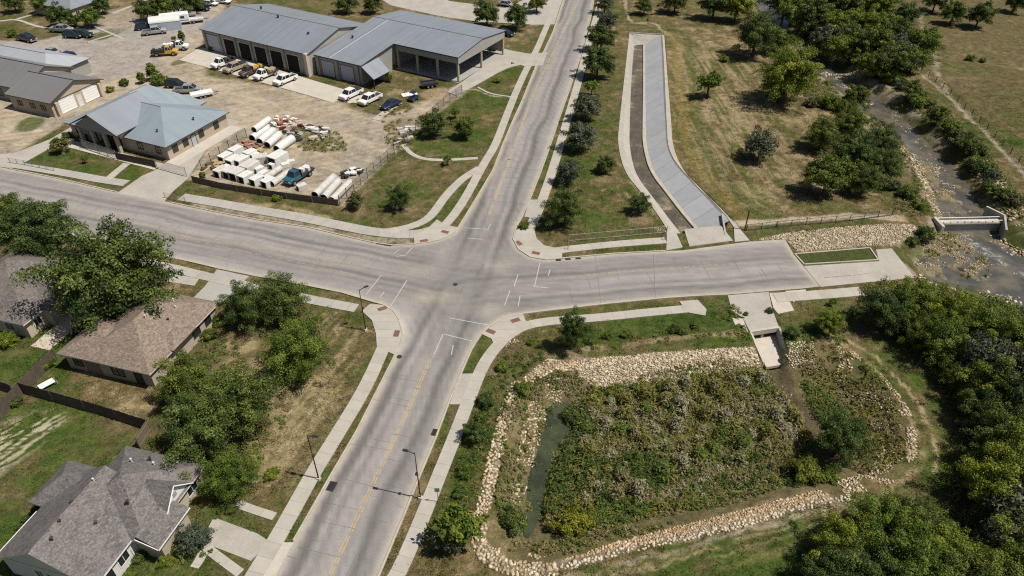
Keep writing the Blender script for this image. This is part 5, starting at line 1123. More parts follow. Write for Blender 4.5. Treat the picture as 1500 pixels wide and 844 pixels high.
def vehicle(kind, px, ang, paint_, label, load=None, name=None, cat=None):
    q = G(*px); z = .05
    nm = name or {'pickup': 'pickup_truck', 'sedan': 'sedan_car', 'suv': 'parked_suv', 'flatbed': 'flatbed_truck'}[kind]
    o = empty(nm, (q[0], q[1], z), R(ang), label, cat or {'pickup': 'pickup truck', 'sedan': 'car', 'suv': 'suv', 'flatbed': 'truck'}[kind], 'vehicles parked in the service yard')
    if kind == 'pickup':
        W = 2.0; profile_body('body', [(-2.85, .45), (2.8, .42), (2.9, .7), (2.85, 1.0), (1.75, 1.16), (-.75, 1.16), (-.8, .78), (-2.7, .78), (-2.72, 1.12), (-2.88, 1.12)], W, paint_, o)
        m = MB()
        for s in (-1, 1): m.box((-1.78, s * .95, .96), (2.0, .1, .38))
        m.build('bed_side', M[paint_], o); cabin(o, -.72, 1.85, 1.14, 1.82, W, paint_, .75, .2); wheels(o, 1.9, -1.75, W, .40); lights(o, 2.88, -2.89, W, .82)
        m = MB(); m.box((2.9, 0, .5), (.14, W * .96, .2)); m.box((-2.92, 0, .52), (.14, W * .94, .18)); m.build('bumper', M['rim_metal'], o); m = MB(); m.box((-1.75, 0, .80), (1.85, 1.7, .03)); m.build('bed_floor', M['metal_dark'], o)
        if load:
            m = MB(); m.box((-1.7, 0, 1.1), (1.7, 1.5, .6)); m.box((-1.2, .2, 1.5), (.8, .9, .35), .4); m.build('bed_load', M[load], o, bevel=.05)
    elif kind == 'flatbed':
        W = 2.1; profile_body('body', [(-3.0, .55), (2.9, .5), (2.95, .9), (2.85, 1.15), (1.7, 1.3), (.2, 1.3), (.15, .85), (-3.0, .85)], W * .9, paint_, o); cabin(o, .25, 1.85, 1.28, 2.05, W * .9, paint_, .6, .12); wheels(o, 2.0, -1.8, W, .46); lights(o, 2.93, -3.0, W, .9)
        m = MB(); m.box((-1.5, 0, .98), (3.2, 2.2, .16)); m.build('flat_bed', M['metal_dark'], o)
        m = MB(); m.box((.05, 0, 1.55), (.1, 2.1, 1.0)); m.build('head_board', M['metal_dark'], o)
        if load:
            m = MB()
            for k in range(4): m.box((-2.5 + k * .7, random.uniform(-.3, .3), 1.25), (.6, random.uniform(.9, 1.7), random.uniform(.3, .75)), random.uniform(-.2, .2))
            m.build('bed_load', M[load], o, bevel=.04)
    else:
        W = 1.86; s_ = kind == 'suv'; h = 1.02 if s_ else .88; top = 1.72 if s_ else 1.42
        profile_body('body', [(-2.35, .38), (2.3, .36), (2.4, .62), (2.32, h - .18), (1.15, h), (-1.75, h), (-2.3, h - .04), (-2.42, .7)], W, paint_, o, .08); cabin(o, -2.2 if s_ else -1.75, 1.2, h - .02, top, W, paint_, .8, .3 if s_ else .7); wheels(o, 1.45, -1.45, W, .34); lights(o, 2.36, -2.4, W, .68)
        m = MB(); m.box((2.38, 0, .45), (.12, W * .92, .18)); m.box((-2.4, 0, .47), (.1, W * .92, .18)); m.build('bumper', M['metal_dark'], o)
    return o
HD = -124
vehicle('flatbed', (328,97), HD, 'paint_white', 'white flatbed truck leftmost of the row before the open bays', 'metal_dark'); vehicle('pickup', (346,103), HD, 'paint_tan', 'tan pickup with dark load, second in the row before the bays', 'metal_dark')
vehicle('flatbed', (369,109), HD, 'paint_brown', 'brown and yellow work truck third in the row before the bays', 'paint_yellow'); vehicle('flatbed', (390,113.5), HD, 'paint_white', 'white flatbed with brown load beside a white pickup', 'lumber'); vehicle('pickup', (419,121), HD, 'paint_white', 'white pickup rightmost of the row before the open bays')
vehicle('pickup', (515,142), HD, 'paint_white', 'white pickup with a dark covered bed by the lean-to', 'metal_dark'); vehicle('pickup', (543,149.5), HD, 'paint_white', 'all white pickup parked between two dark vehicles'); vehicle('sedan', (573,157), HD - 4, 'paint_navy', 'dark blue sedan rightmost of the three on the grass')
vehicle('suv', (100,87), 160, 'paint_navy', 'navy suv parked behind the taupe-roofed building'); vehicle('sedan', (76,79), 155, 'paint_silver', 'silver car partly hidden behind the pale roof'); vehicle('pickup', (40,60), -25, 'paint_black', 'dark pickup with white hood near the left edge'); vehicle('pickup', (91,47), -8, 'paint_silver', 'silver pickup beside the dark green suv'); vehicle('suv', (108,55), -5, 'paint_green', 'first dark green suv by the grass strip, half hidden'); vehicle('suv', (123,54), -5, 'paint_green', 'second dark green suv at the corner of the grass strip')
vehicle('suv', (213,43), 20, 'paint_navy', 'dark blue suv beside the shed with the curved roof'); vehicle('pickup', (227,50), 22, 'paint_silver', 'silver pickup between the dark suv and the camper'); vehicle('suv', (296,15), -20, 'paint_black', 'black suv parked near the far corner of the depot roof'); vehicle('sedan', (308,8), -15, 'paint_white', 'white car second from the black suv at the top'); vehicle('sedan', (327,5), -15, 'paint_white', 'white car at the far end beside the depot roof'); vehicle('flatbed', (243,81), 10, 'paint_yellow', 'yellow work truck beside the island of dry grass', 'metal_dark'); vehicle('flatbed', (259,73), 5, 'paint_white', 'white flatbed parked just behind the yellow work truck', 'white_plastic'); vehicle('pickup', (276,136), 8, 'paint_silver', 'silver pickup parked behind the blue office roof'); vehicle('suv', (259,128), -10, 'paint_black', 'black suv half hidden behind the blue office roof')
vehicle('sedan', (740,52), -30, 'paint_green', 'dark green car parked beside the port driveway') ; vehicle('sedan', (742,9), -28, 'paint_silver', 'silver car parked at the top beside the side street'); vehicle('sedan', (795,4), 75, 'paint_white', 'white car at the top near the main road')
vehicle('flatbed', (438,263), -120, 'paint_teal', 'teal flatbed truck loaded with a white tank beside the pipes', 'pipe_white')
def camper(px, ang, label):
    q = G(*px); o = empty('camper_trailer', (q[0], q[1], 0), R(ang), label, 'camper'); m = MB(); m.box((0, 0, 1.75), (7.2, 2.4, 2.3)); m.build('body', M['white_plastic'], o, bevel=.18); m = MB()
    for x in (-2, .2, 2): m.box((x, -1.21, 2.0), (1.0, .03, .6))
    m.build('window', M['glass'], o); m = MB(); m.box((-1, -1.22, 1.6), (.7, .03, 1.8)); m.build('door', M['wall_white'], o); wheels(o, .5, -.5, 2.3, .36); m = MB(); m.box((0, -1.215, 1.2), (7.0, .02, .14)); m.build('stripe', M['paint_navy'], o); m = MB(); m.box((1, 0, 3.0), (.9, .7, .25)); m.build('roof_unit', M['white_plastic'], o); m = MB(); m.bar((3.6, 0, .55), (4.8, 0, .5), .07, 6); m.build('tow_bar', M['metal_dark'], o)
camper((258,36), 22, 'white camper trailer parked beside the storage shed'); 
def trailer(px, ang, mat, label, L_=4.5):
    q = G(*px); o = empty('utility_trailer', (q[0], q[1], 0), R(ang), label, 'trailer'); m = MB(); m.box((0, 0, .7), (L_, 2, .14)); m.build('deck', M[mat], o); m = MB()
    for s in (-1, 1): m.box((0, s * .98, .95), (L_, .05, .35))
    m.build('side_rail', M[mat], o); wheels(o, .4, -.5, 2.2, .34); m = MB(); m.bar((L_ / 2, .5, .65), (L_ / 2 + 1.2, 0, .55), .05, 5); m.bar((L_ / 2, -.5, .65), (L_ / 2 + 1.2, 0, .55), .05, 5); m.build('tow_bar', M['metal_dark'], o)
trailer((297,142), 30, 'white_plastic', 'white trailer behind the blue office roof'); trailer((282,33), 22, 'pipe_white', 'pale trailer parked behind the camper', 6); trailer((629,127), 20, 'metal_dark', 'dark trailer on bare soil before the open port', 3.6); trailer((268,26), 18, 'concrete_grey', 'long grey trailer at the top beside the trees', 7)
q = G(606,147); o = empty('utility_cart', (q[0], q[1], 0), R(-120), 'small dark blue utility cart beside the white sheet', 'cart'); profile_body('body', [(-1.2, .3), (1.2, .3), (1.25, .7), (.6, .85), (-.1, .8), (-1.2, .85)], 1.3, 'paint_navy', o); m = MB(); m.box((-.1, 0, 1.75), (1.4, 1.3, .06)); m.build('canopy', M['paint_navy'], o); m = MB()
for sx in (-.7, .5):
    for sy in (-.6, .6): m.bar((sx, sy, .8), (sx, sy, 1.75), .03, 4)
m.build('canopy_post', M['metal_dark'], o); wheels(o, .8, -.8, 1.3, .28)
q = G(600,139); m = MB(); m.box((0, 0, .1), (3.4, 1.7, .12)); m.box((.2, .2, .2), (2.2, 1.2, .1), .2); o = m.build('white_sheet', M['white_plastic'], None, loc=(q[0], q[1], .03), rot=(0, 0, .4)); tag(o, 'white flat panels lying on the grass by the utility cart', 'panel')
q = G(70,566); m = MB(); m.box((0, 0, .45), (1.7, .95, .07)); o = empty('garden_table', (q[0], q[1], 0), R(50), 'white garden table in the back yard by the board fence', 'table'); m.build('table_top', M['white_plastic'], o)
for sx in (-1, 1):
    for sy in (-.4, .4): m = MB(); m.bar((sx, sy, -.02), (sx, sy, .43), .03, 5); m.build('leg', M['white_plastic'], o)

# ================================================================== PIPES AND STORED MATERIAL
def pipe(pa, pb, r, segs, label, grp, mat='pipe_white', z=None):
    a = G(*pa, r); b = G(*pb, r); d = b - a; l = float(np.linalg.norm(d)); d = d / l; o = empty('drain_pipe', (a[0], a[1], 0), math.atan2(d[1], d[0]), label, 'pipe', grp); zc = r if z is None else z
    for k in range(segs):
        x0, x1 = l * k / segs + .03, l * (k + 1) / segs - .03; n = 20; vs = []; fs = []
        for rr, xx in ((r, x0), (r, x1 - .2), (r * 1.06, x1 - .19), (r * 1.06, x1), (r * .82, x1), (r * .82, x0)):
            for j in range(n): t = 2 * math.pi * j / n; vs.append((xx, rr * math.cos(t), zc + rr * math.sin(t)))
        for s in range(6):
            for j in range(n): fs.append((s * n + j, s * n + (j + 1) % n, ((s + 1) % 6) * n + (j + 1) % n, ((s + 1) % 6) * n + j))
        mb = MB().add(vs, fs); mb.build('pipe_section', M[mat], o, smooth=False)
    m = MB(); m.bar((.1, 0, zc), (l - .1, 0, zc), r * .81, 16); m.build('bore_shade', M['inside_shade'], o)  # solid dark core, painted shade for the inside of the pipe
g1, g2 = 'white pipes at the back of the storage yard', 'concrete pipes at the front corner of the yard'
for pa, pb, r, lb in (((369,203),(392,187),.75,'white pipe nearest the iron fence in the back row'), ((380,208),(400,191),.72,'second white pipe of the back row from the fence'), ((391,213),(409,197),.72,'third white pipe of the back row from the fence'), ((405,219),(428,203),.8,'white pipe standing apart at the right of the back row')): pipe(pa, pb, r, 1, lb, g1)
pipe((374,200), (396,184), .62, 1, 'white pipe lying on top of the back row', g1, z=1.95)
for pa, pb, lb in (((461,286),(489,259),'left one of the three concrete pipes at the yard corner'), ((474,290),(496,265),'middle one of the three concrete pipes at the yard corner'), ((486,294),(513,267),'right one of the three concrete pipes at the yard corner')): pipe(pa, pb, .66, 3, lb, g2, 'pipe_concrete')
for pa, pb, lb in (((386,263),(411,246),'left concrete pipe of the pair beside the teal truck'), ((398,270),(423,252),'right concrete pipe of the pair beside the teal truck')): pipe(pa, pb, .55, 3, lb, 'paired concrete pipes beside the teal truck', 'pipe_concrete')
def junction(zx, zy, s, ang, mat, label):
    px, py = 290 + zx / 6.25, 165 + zy / 6.25; q = G(px, py, .4); o = empty('precast_box', (q[0], q[1], 0), R(ang), label, 'concrete box', 'precast concrete pieces in the pipe yard'); m = MB(); t = .2; h = s * .8
    m.box((0, -s / 2 + t / 2, h / 2), (s * 1.5, t, h)); m.box((0, s / 2 - t / 2, h / 2), (s * 1.5, t, h)); m.box((0, 0, h - t / 2 + .002), (s * 1.5 - .004, s - 2 * t, t)); m.box((.72 * s, 0, h / 2 - t / 2), (.12, s - 2 * t, h - t)); m.build('shell', M[mat], o, bevel=.04); m = MB(); m.box((-.62 * s, 0, h / 2 - t / 2), (.05, s - 2 * t - .01, h - t - .01)); m.build('dark_opening', M['inside_shade'], o)
JS = ((350,360,1.6,60,'pipe_white','white precast box nearest the orange clay pile'), (480,385,1.5,55,'pipe_white','white precast box just right of the clay pile corner'), (255,420,1.6,60,'pipe_white','white precast box closest to the iron fence'), (330,455,1.7,60,'pipe_white','white precast box with twin dark openings, left one'), (400,455,1.7,60,'pipe_white','white precast box with twin dark openings, right one'), (575,440,1.8,20,'pipe_concrete','grey precast piece in the middle of the yard'), (735,440,2.2,60,'pipe_white','large white precast box beside the bare ground'), (215,550,1.6,60,'pipe_concrete','low precast piece by the front fence corner'), (305,560,1.7,60,'pipe_concrete','precast box along the front board fence, second from left'), (370,575,1.9,62,'pipe_concrete','grey precast box along the front board fence, third from left'), (480,520,2.1,62,'pipe_concrete','wide precast box behind the front fence middle'), (540,625,1.5,58,'pipe_white','white precast box touching the front fence middle'), (645,645,1.5,58,'pipe_white','white precast box in front of the paired pipes'), (440,600,1.6,60,'pipe_white','white precast box between the wide box and the fence'), (850,450,.9,20,'pipe_white','small white precast block on bare ground'), (950,680,1.1,40,'pipe_concrete','precast piece between the teal truck and corner pipes'))
JS += ((290,395,1.1,60,'pipe_white','small white precast box left of the fence row corner'), (520,395,1.1,50,'pipe_white','small white box right of the clay pile, upper'), (690,480,1.1,60,'pipe_white','small white box in front of the large white one'), (600,560,1.1,60,'pipe_white','small white box left of the paired pipes'), (440,500,1.0,62,'pipe_white','small white box in front of the twin-opening boxes'), (800,480,1.0,30,'pipe_white','small white block next to the bare ground block'), (560,520,1.1,45,'pipe_white','small white box beside the small clay heap'), (250,510,1.1,60,'pipe_white','small white box by the stacked brown timber'))
for a in JS: junction(*a)
def pile(zx, zy, w_, d_, n, ang, mats, label, name='material_pile', cat='pile', tall=.35):
    px, py = 290 + zx / 6.25, 165 + zy / 6.25; q = G(px, py); o = empty(name, (q[0], q[1], 0), R(ang), label, cat); rr = random.Random(int(zx)); ms = [MB() for _ in mats]
    for k in range(n): ms[k % len(mats)].box((rr.uniform(-w_, w_) / 2, rr.uniform(-d_, d_) / 2, rr.uniform(.05, tall)), (rr.uniform(.5, 1.5), rr.uniform(.3, .9), rr.uniform(.12, .5)), rr.uniform(-.5, .5), 0, (rr.uniform(-.15, .15), rr.uniform(-.15, .15)))
    for mm, mt in zip(ms, mats): mm.build('stacked_pieces', M[mt], o, bevel=.02)
pile(460,305,4.5,3,26,-30,('terracotta','terracotta','lumber'),'orange clay blocks heaped between pipes and boxes'); pile(620,375,4.5,2.2,16,-30,('lumber','yellow_paint'),'yellowish lumber stacked behind the grey precast piece', 'lumber_stack', 'lumber', .5); pile(740,95,5,4,24,-20,('pipe_white','trim_white','terracotta'),'white and rust scrap at the back of the yard', tall=.8); pile(860,130,4,3,18,10,('terracotta','concrete','paint_red'),'rusty red scrap beside the white scrap heap', tall=.6); pile(940,125,4,2.4,14,-10,('pipe_white','concrete'),'pale slabs right of the rusty scrap', tall=.6); pile(1040,150,4,2.4,14,-15,('pipe_white','bark'),'pale and brown scrap near the weedy mound', tall=.6)
pile(1150,175,3,2,9,-15,('pipe_white','concrete_grey'),'white slabs farthest right in the scrap row', tall=.6); pile(1105,235,3,2,8,20,('concrete','wall_tan'),'tan blocks at the edge of the weedy mound', tall=.7); pile(940,250,2.4,1.6,8,10,('paint_navy','metal_dark'),'dark blue crates below the scrap row', tall=.5); pile(870,190,3.6,2,14,-25,('concrete_grey','metal_dark'),'grey metal offcuts beside the white pipes', tall=.5); pile(140,500,3.6,2.4,18,40,('bark','lumber'),'brown timber stacked in the corner by the iron fence', 'lumber_stack', 'lumber', .5); pile(640,500,2.4,1.6,10,20,('terracotta','concrete'),'small clay heap in front of the grey precast piece'); pile(1400,560,3.4,2.2,12,30,('metal_dark','pipe_white'),'dark scrap with a white tank by the lawn fence', tall=.7); pile(1930,170,4,3,12,20,('pipe_white','concrete'),'white slabs dumped near the two small lawn trees', tall=.3); pile(1880,260,3,2,9,20,('concrete','bark'),'pale rubble blocks by the curved picket fence', tall=.3)
# ================================================================== TREES
def crown_arrays(seed, nl, per, leaf, kc=1.0, ax=(1, 1, .85), shell=.45, lobe=(.20, .34), cone=0.0, ragged=.22):
    """leaf-sized quads grouped in boughs; crown radius 1, crown centre at height kc"""
    r = np.random.default_rng(seed); V = []; T = []
    gold = math.pi * (3 - math.sqrt(5)); ph = r.uniform(0, 6.28)
    for i in range(nl):
        zz = 1 - 1.72 * (i + .5) / nl; th = gold * i + ph + r.normal(0, .25); rad = math.sqrt(max(0, 1 - zz * zz)); d = np.array((math.cos(th) * rad, math.sin(th) * rad, zz))
        lr = r.uniform(*lobe); q = r.uniform(shell, 1 - lr * .62) if r.random() < .84 else r.uniform(.1, .5)
        q *= 1 + r.normal(0, ragged * .5)
        if cone: wz = 1 - cone * (zz * .5 + .5); d = np.array((d[0] * wz, d[1] * wz, d[2]))
        c = d * q * np.array(ax); n = int(per * (lr / .27) ** 2 * r.uniform(.7, 1.2)); dv = r.normal(0, 1, (n, 3)); dv /= np.linalg.norm(dv, axis=1)[:, None]; dv[:, 2] = np.where(dv[:, 2] < -.35, -dv[:, 2], dv[:, 2])
        rr = lr * r.uniform(.55, 1.12, (n, 1)); st_ = dv * np.array((1, 1, .8)); st_ = st_ + d * (st_ @ d)[:, None] * .55; p = c + st_ * rr; nv = dv * .75 + d * .25 + r.normal(0, .55, (n, 3)); nv /= np.linalg.norm(nv, axis=1)[:, None]
        t1 = np.cross(nv, r.normal(0, 1, (n, 3))); t1 /= np.linalg.norm(t1, axis=1)[:, None]; t2 = np.cross(nv, t1); s = leaf * r.uniform(.6, 1.35, (n, 1))
        quad = np.stack([p - t1 * s, p - t2 * s * .55, p + t1 * s, p + t2 * s * .55], 1); V.append(quad.reshape(-1, 3))
        lt = np.clip(r.beta(1.1, 1.3), 0, 1); tt = np.stack([np.clip(lt + r.normal(0, .2, n), 0, 1), np.clip(.5 + r.normal(0, .22, n), 0, 1), r.random(n)], 1); T.append(np.repeat(tt, 4, 0))
    V = np.concatenate(V); V[:, :2] /= np.percentile(np.hypot(V[:, 0], V[:, 1]), 97); V[:, 2] += kc; T = np.concatenate(T); return V, np.arange(len(V)).reshape(-1, 4), T
def trunk_mesh(seed, kc=1.0, th=.075, limbs=6, reach=.62):
    r = random.Random(seed); m = MB(); top = Vector((r.uniform(-.06, .06), r.uniform(-.06, .06), kc * .62)); m.bar((0, 0, -.06), (0, 0, .06), th * 1.5, 8, r2=th, caps=False); m.bar((0, 0, .06), top, th, 8, r2=th * .7, caps=False); m.bar(top, (top.x * 1.5, top.y * 1.5, kc + .3), th * .68, 7, r2=th * .2)
    for k in range(limbs):
        a = 6.283 * k / limbs + r.uniform(-.3, .3); h = r.uniform(.42, .8) * kc; e = Vector((math.cos(a) * reach * r.uniform(.7, 1), math.sin(a) * reach * r.uniform(.7, 1), kc + r.uniform(-.15, .4))); b_ = Vector((0, 0, h)); mid = (b_ + e) / 2 + Vector((0, 0, -.05)); m.bar(b_, mid, th * .48, 6, r2=th * .32, caps=False); m.bar(mid, e, th * .32, 5, r2=th * .08)
        e2 = mid + Vector((math.cos(a + .8) * .3, math.sin(a + .8) * .3, .25)); m.bar(mid, e2, th * .26, 5, r2=th * .07)
    return m.mesh('trunk', M['bark'])
PROTO = {}
def proto(key, leafm, n, kc, **kw):
    out = []
    for k in range(n):
        V, F, T = crown_arrays(hash(key) % 1000 * 0 + sum(map(ord, key)) * 7 + k * 31, kc=kc, **kw); out.append((np_mesh('crown', V, F, M[leafm], T, False, 'Tint'), trunk_mesh(k * 13 + len(key), kc)))
    PROTO[key] = (out, kc)
proto('bigdark', 'leaf_dark', 3, .95, nl=150, per=640, leaf=.0255, lobe=(.11, .22), shell=.45, ragged=.5)
proto('bigmid', 'leaf_mid', 2, .95, nl=140, per=640, leaf=.0255, lobe=(.11, .22), shell=.45, ragged=.5)
proto('dark', 'leaf_dark', 4, 1.0, nl=80, per=330, leaf=.045, lobe=(.14, .28), ragged=.5)
proto('mid', 'leaf_mid', 4, 1.0, nl=80, per=330, leaf=.045, lobe=(.14, .28), ragged=.5)
proto('light', 'leaf_light', 2, 1.0, nl=78, per=330, leaf=.045, lobe=(.14, .28), ragged=.3)
proto('grey', 'leaf_grey', 3, 1.0, nl=56, per=180, leaf=.056, ragged=.34, lobe=(.16, .30))
proto('olive', 'leaf_olive', 2, 1.0, nl=46, per=100, leaf=.08, ragged=.34, lobe=(.16, .30))
proto('sparse', 'leaf_mid', 3, 1.25, nl=26, per=80, leaf=.10, ragged=.4, lobe=(.17, .30), shell=.35)
proto('tall', 'leaf_dark', 2, 1.7, nl=64, per=120, leaf=.10, ax=(.8, .8, 1.65), cone=.45, lobe=(.18, .32), ragged=.3)
proto('bush', 'leaf_mid', 3, .55, nl=36, per=190, leaf=.064, ax=(1, 1, .65), ragged=.3)
proto('bushdark', 'leaf_dark', 2, .55, nl=36, per=190, leaf=.064, ax=(1, 1, .65), ragged=.3)
proto('bushyellow', 'leaf_yellow', 2, .5, nl=36, per=190, leaf=.06, ax=(1, 1, .6), ragged=.35)
proto('bushgrey', 'leaf_grey', 2, .5, nl=30, per=110, leaf=.09, ax=(1, 1, .65), ragged=.35)
TREE_N = [0]
def tree(kind, cx, cy, wpx, label=None, group=None, cat=None, asp=1.0, gz=None):
    meshes, kc = PROTO[kind]; me, tr = meshes[TREE_N[0] % len(meshes)]; TREE_N[0] += 1; rr = random.Random(TREE_N[0] * 77 + int(cx))
    r = wpx * .49 * MPP(cx, cy, 4); zb = 0.0
    for _ in range(3): q = G(cx, cy, zb + r * kc * asp); zb = ground_z(*q) if abs(q[0]) < 4000 else 0
    bush = kind.startswith('bush'); o = empty('shrub' if bush else ('conifer_tree' if kind == 'tall' else 'broadleaf_tree'), (q[0], q[1], zb - .02), rr.uniform(0, 6.28), label, cat or ('shrub' if bush else 'tree'), group)
    c = link('crown', me, o); c.scale = (r * rr.uniform(.94, 1.08), r * rr.uniform(.94, 1.08), r * asp * rr.uniform(.94, 1.06)); t = link('trunk', tr, o); t.scale = (r, r, r * asp); return o
# near left
for a in (('bigdark',8,318,78,'dark tree cut by the left edge below the wide road'), ('bigdark',55,335,104,'broad dark tree by the left edge, right of the one it touches'), ('bigdark',160,407,160,'large round tree between the taupe-roofed and brown-roofed houses'), ('bigdark',362,448,78,'dark tree on the left of the pair at the southwest corner lot'), ('bigdark',412,438,84,'dark tree on the right of the pair at the southwest corner lot'), ('bigmid',436,514,106,'bright green tree standing in front of the southwest dark pair'), ('bigdark',270,564,98,'dark tree overlapping the front of the brown roof'), ('bigdark',340,592,122,'widest dark tree in the front yards on the left'), ('bigdark',290,630,120,'dark tree between the fence end and the bright green one'), ('bigmid',335,696,92,'bright green tree beside the big grey-roofed house'), ('grey',283,788,50,'thin pale tree in the front garden of the grey-roofed house')): tree(*a)
for a in (('bush',398,693,26,'round green shrub by the sidewalk below the lamp'), ('bush',10,498,34,'green shrub behind the taupe house patio'), ('bushdark',66,533,26,'dark shrub beside the weathered fence gate corner'), ('bushdark',203,817,22,'dark green shrub against the grey house porch wall'), ('bushdark',190,842,20,'shrub cut by the bottom edge near the grey house'), ('bushgrey',262,765,24,'pale shrub by the grey house porch steps'), ('bushdark',268,802,30,'dark shrub under the thin pale garden tree'), ('bushdark',338,745,22,'dark shrub below the bright tree by the garden path'), ('bush',243,822,24,'shrub at the edge of the front path by the lower lawn'), ('bushdark',22,590,20,'dark shrub behind the left end of the board fence'), ('bushdark',306,490,24,'dark shrub along the right wall of the brown-roofed house'), ('bush',320,470,26,'green shrub beside the drive of the brown-roofed house'), ('bushdark',52,745,14,'small dark shrub along the grey house left wall, upper'), ('bushdark',36,760,14,'small dark shrub along the grey house left wall, middle'), ('bushdark',26,772,13,'small dark shrub along the grey house left wall, lower')): tree(*a)
# office, yard and background, upper left
for a in (('tall',222,104,17,'tall conifer behind the blue office roof'), ('tall',206,113,12,'short conifer left of the tall one behind the office'), ('bush',232,118,26,'low green shrub at the foot of the tall conifer'), ('bushdark',181,121,16,'dark shrub beside the white garage doors'), ('bush',161,131,14,'round shrub at the garage corner pier'), ('olive',87,211,30,'small tree in a mulch ring on the office lawn'), ('sparse',123,233,12,'tiny sapling left on the office lawn'), ('bushdark',98,198,15,'dark shrub at the left end of the office front'), ('bushdark',150,212,18,'flat shrub before the office porch steps'), ('bush',122,200,18,'clipped shrub under the office left windows'), ('tall',296,258,10,'small conifer at the corner of the board fence'), ('bush',405,290,15,'low bush in front of the middle of the board fence'), ('sparse',655,233,17,'young tree on the lawn below the curved white path'), ('bigdark',585,290,42,'dark round tree in a mulch ring on the corner lawn'), ('olive',521,295,28,'yellowish small tree beside the board fence end'), ('dark',634,183,40,'left of the two dark lawn trees by the curved picket fence'), ('dark',681,187,36,'right of the two dark lawn trees by the curved picket fence'), ('sparse',666,164,18,'thin young tree behind the two dark lawn trees'), ('bush',729,117,14,'small bush on the lawn beside the port'), ('sparse',571,112,14,'thin young tree by the lean-to'), ('bush',577,97,12,'bush beside the port corner column')): tree(*a)
for a in (('dark',84,22,34,'dark tree before the top-left grey roof, left one'), ('mid',130,24,34,'green tree before the top-left grey roof, right one'), ('dark',106,30,20,'small tree between the two by the top-left roof'), ('dark',60,4,34,'dark tree at the top edge left of the grey roof'), ('dark',18,2,34,'tree at the top-left corner'), ('dark',148,8,26,'tree right of the top-left grey roof'), ('dark',213,14,34,'first tree of the clump behind the storage shed'), ('mid',236,8,40,'second tree of the clump behind the storage shed'), ('dark',258,4,40,'third tree of the clump behind the storage shed'), ('dark',282,1,34,'last tree of the clump behind the storage shed'), ('tall',265,52,10,'narrow tree on the dry grass island by the depot'), ('sparse',254,56,10,'sapling on the dry grass island by the depot'), ('dark',506,3,34,'tree at the top edge beyond the depot roof ridge'), ('dark',545,5,30,'tree at the top edge above the depot, right one'), ('dark',713,20,38,'left tree by the side street behind the port'), ('dark',757,24,38,'right tree by the side street behind the port'), ('dark',786,4,30,'tree at the top by the main road, left side'), ('bush',722,70,16,'low bush behind the open port'), ('bush',310,70,14,'bush at the left corner of the depot'), ('bush',18,50,16,'bush near the wall at the upper left edge')): tree(*a)
# strip between road and channel
for a in (('grey',886,6,30,'grey tree at the top of the roadside row'), ('grey',889,31,36,'pale grey tree second from the top in the roadside row'), ('dark',881,55,42,'dark tree third from the top in the roadside row'), ('dark',876,91,50,'dark round tree beside the channel start in the roadside row'), ('sparse',867,126,24,'young thin tree in the gap of the roadside row'), ('grey',859,157,44,'pale grey tree in the middle of the roadside row'), ('grey',850,200,48,'broad grey tree just above the smaller grey one by the road'), ('grey',832,252,42,'grey tree touching the large dark corner tree'), ('bigdark',828,306,64,'large dark tree at the northeast corner of the crossing'), ('dark',887,240,30,'small dark tree with a mulch patch beside the channel'), ('dark',937,300,32,'small round dark tree nearest the channel end'), ('bush',768,331,16,'shrub clump on the verge at the northeast corner')): tree(*a)
for a in (('dark',944,8,28,'dark tree near the path behind the channel head'), ('dark',990,0,40,'tree at the top edge right of the channel head'), ('dark',1047,5,46,'left tree of the pair at the top near the creek bend'), ('mid',1080,9,46,'right tree of the pair at the top near the creek bend'), ('bigdark',1108,53,66,'broad dark tree above the bright wide one by the creek'), ('mid',1140,58,42,'green tree touching the broad dark one at the creek'), ('bigmid',1158,108,94,'widest bright green tree on the dry field'), ('mid',1143,122,50,'smaller bright crown on the left of the widest bright tree'), ('sparse',1040,120,40,'open airy tree standing alone near the channel'), ('grey',1115,212,52,'loose grey-green tree alone in the middle of the dry field'), ('bigdark',1206,196,58,'upper left dark tree of the large field clump'), ('bigdark',1246,186,62,'top dark tree of the large field clump'), ('bigdark',1290,205,62,'upper right dark tree of the large field clump'), ('bigdark',1250,228,74,'dark tree in the centre of the large field clump'), ('bigdark',1296,246,62,'right dark tree of the large field clump'), ('bigdark',1268,262,56,'lower dark tree of the large field clump'), ('light',1213,258,66,'yellow-green tree in front of the large field clump'), ('dark',1253,143,40,'dark tree on the creek bank near the ford'), ('bush',1215,150,32,'green shrub on the bank left of the ford tree'), ('bush',1062,86,16,'small bush alone on the mown field'), ('bushdark',1332,282,30,'dark shrub on the stony bank above the bridge'), ('bushgrey',1310,272,26,'brownish shrub right of the field clump'), ('bush',1345,300,22,'low shrub above the path railing end'), ('bushdark',1356,343,30,'dark round shrub by the bridge abutment, right one'), ('bushdark',1337,353,22,'dark round shrub by the bridge abutment, left one'), ('mid',1240,155,26,'small tree left of the ford tree on the bank'), ('bushgrey',1190,150,24,'grey shrub under the widest bright tree')): tree(*a)
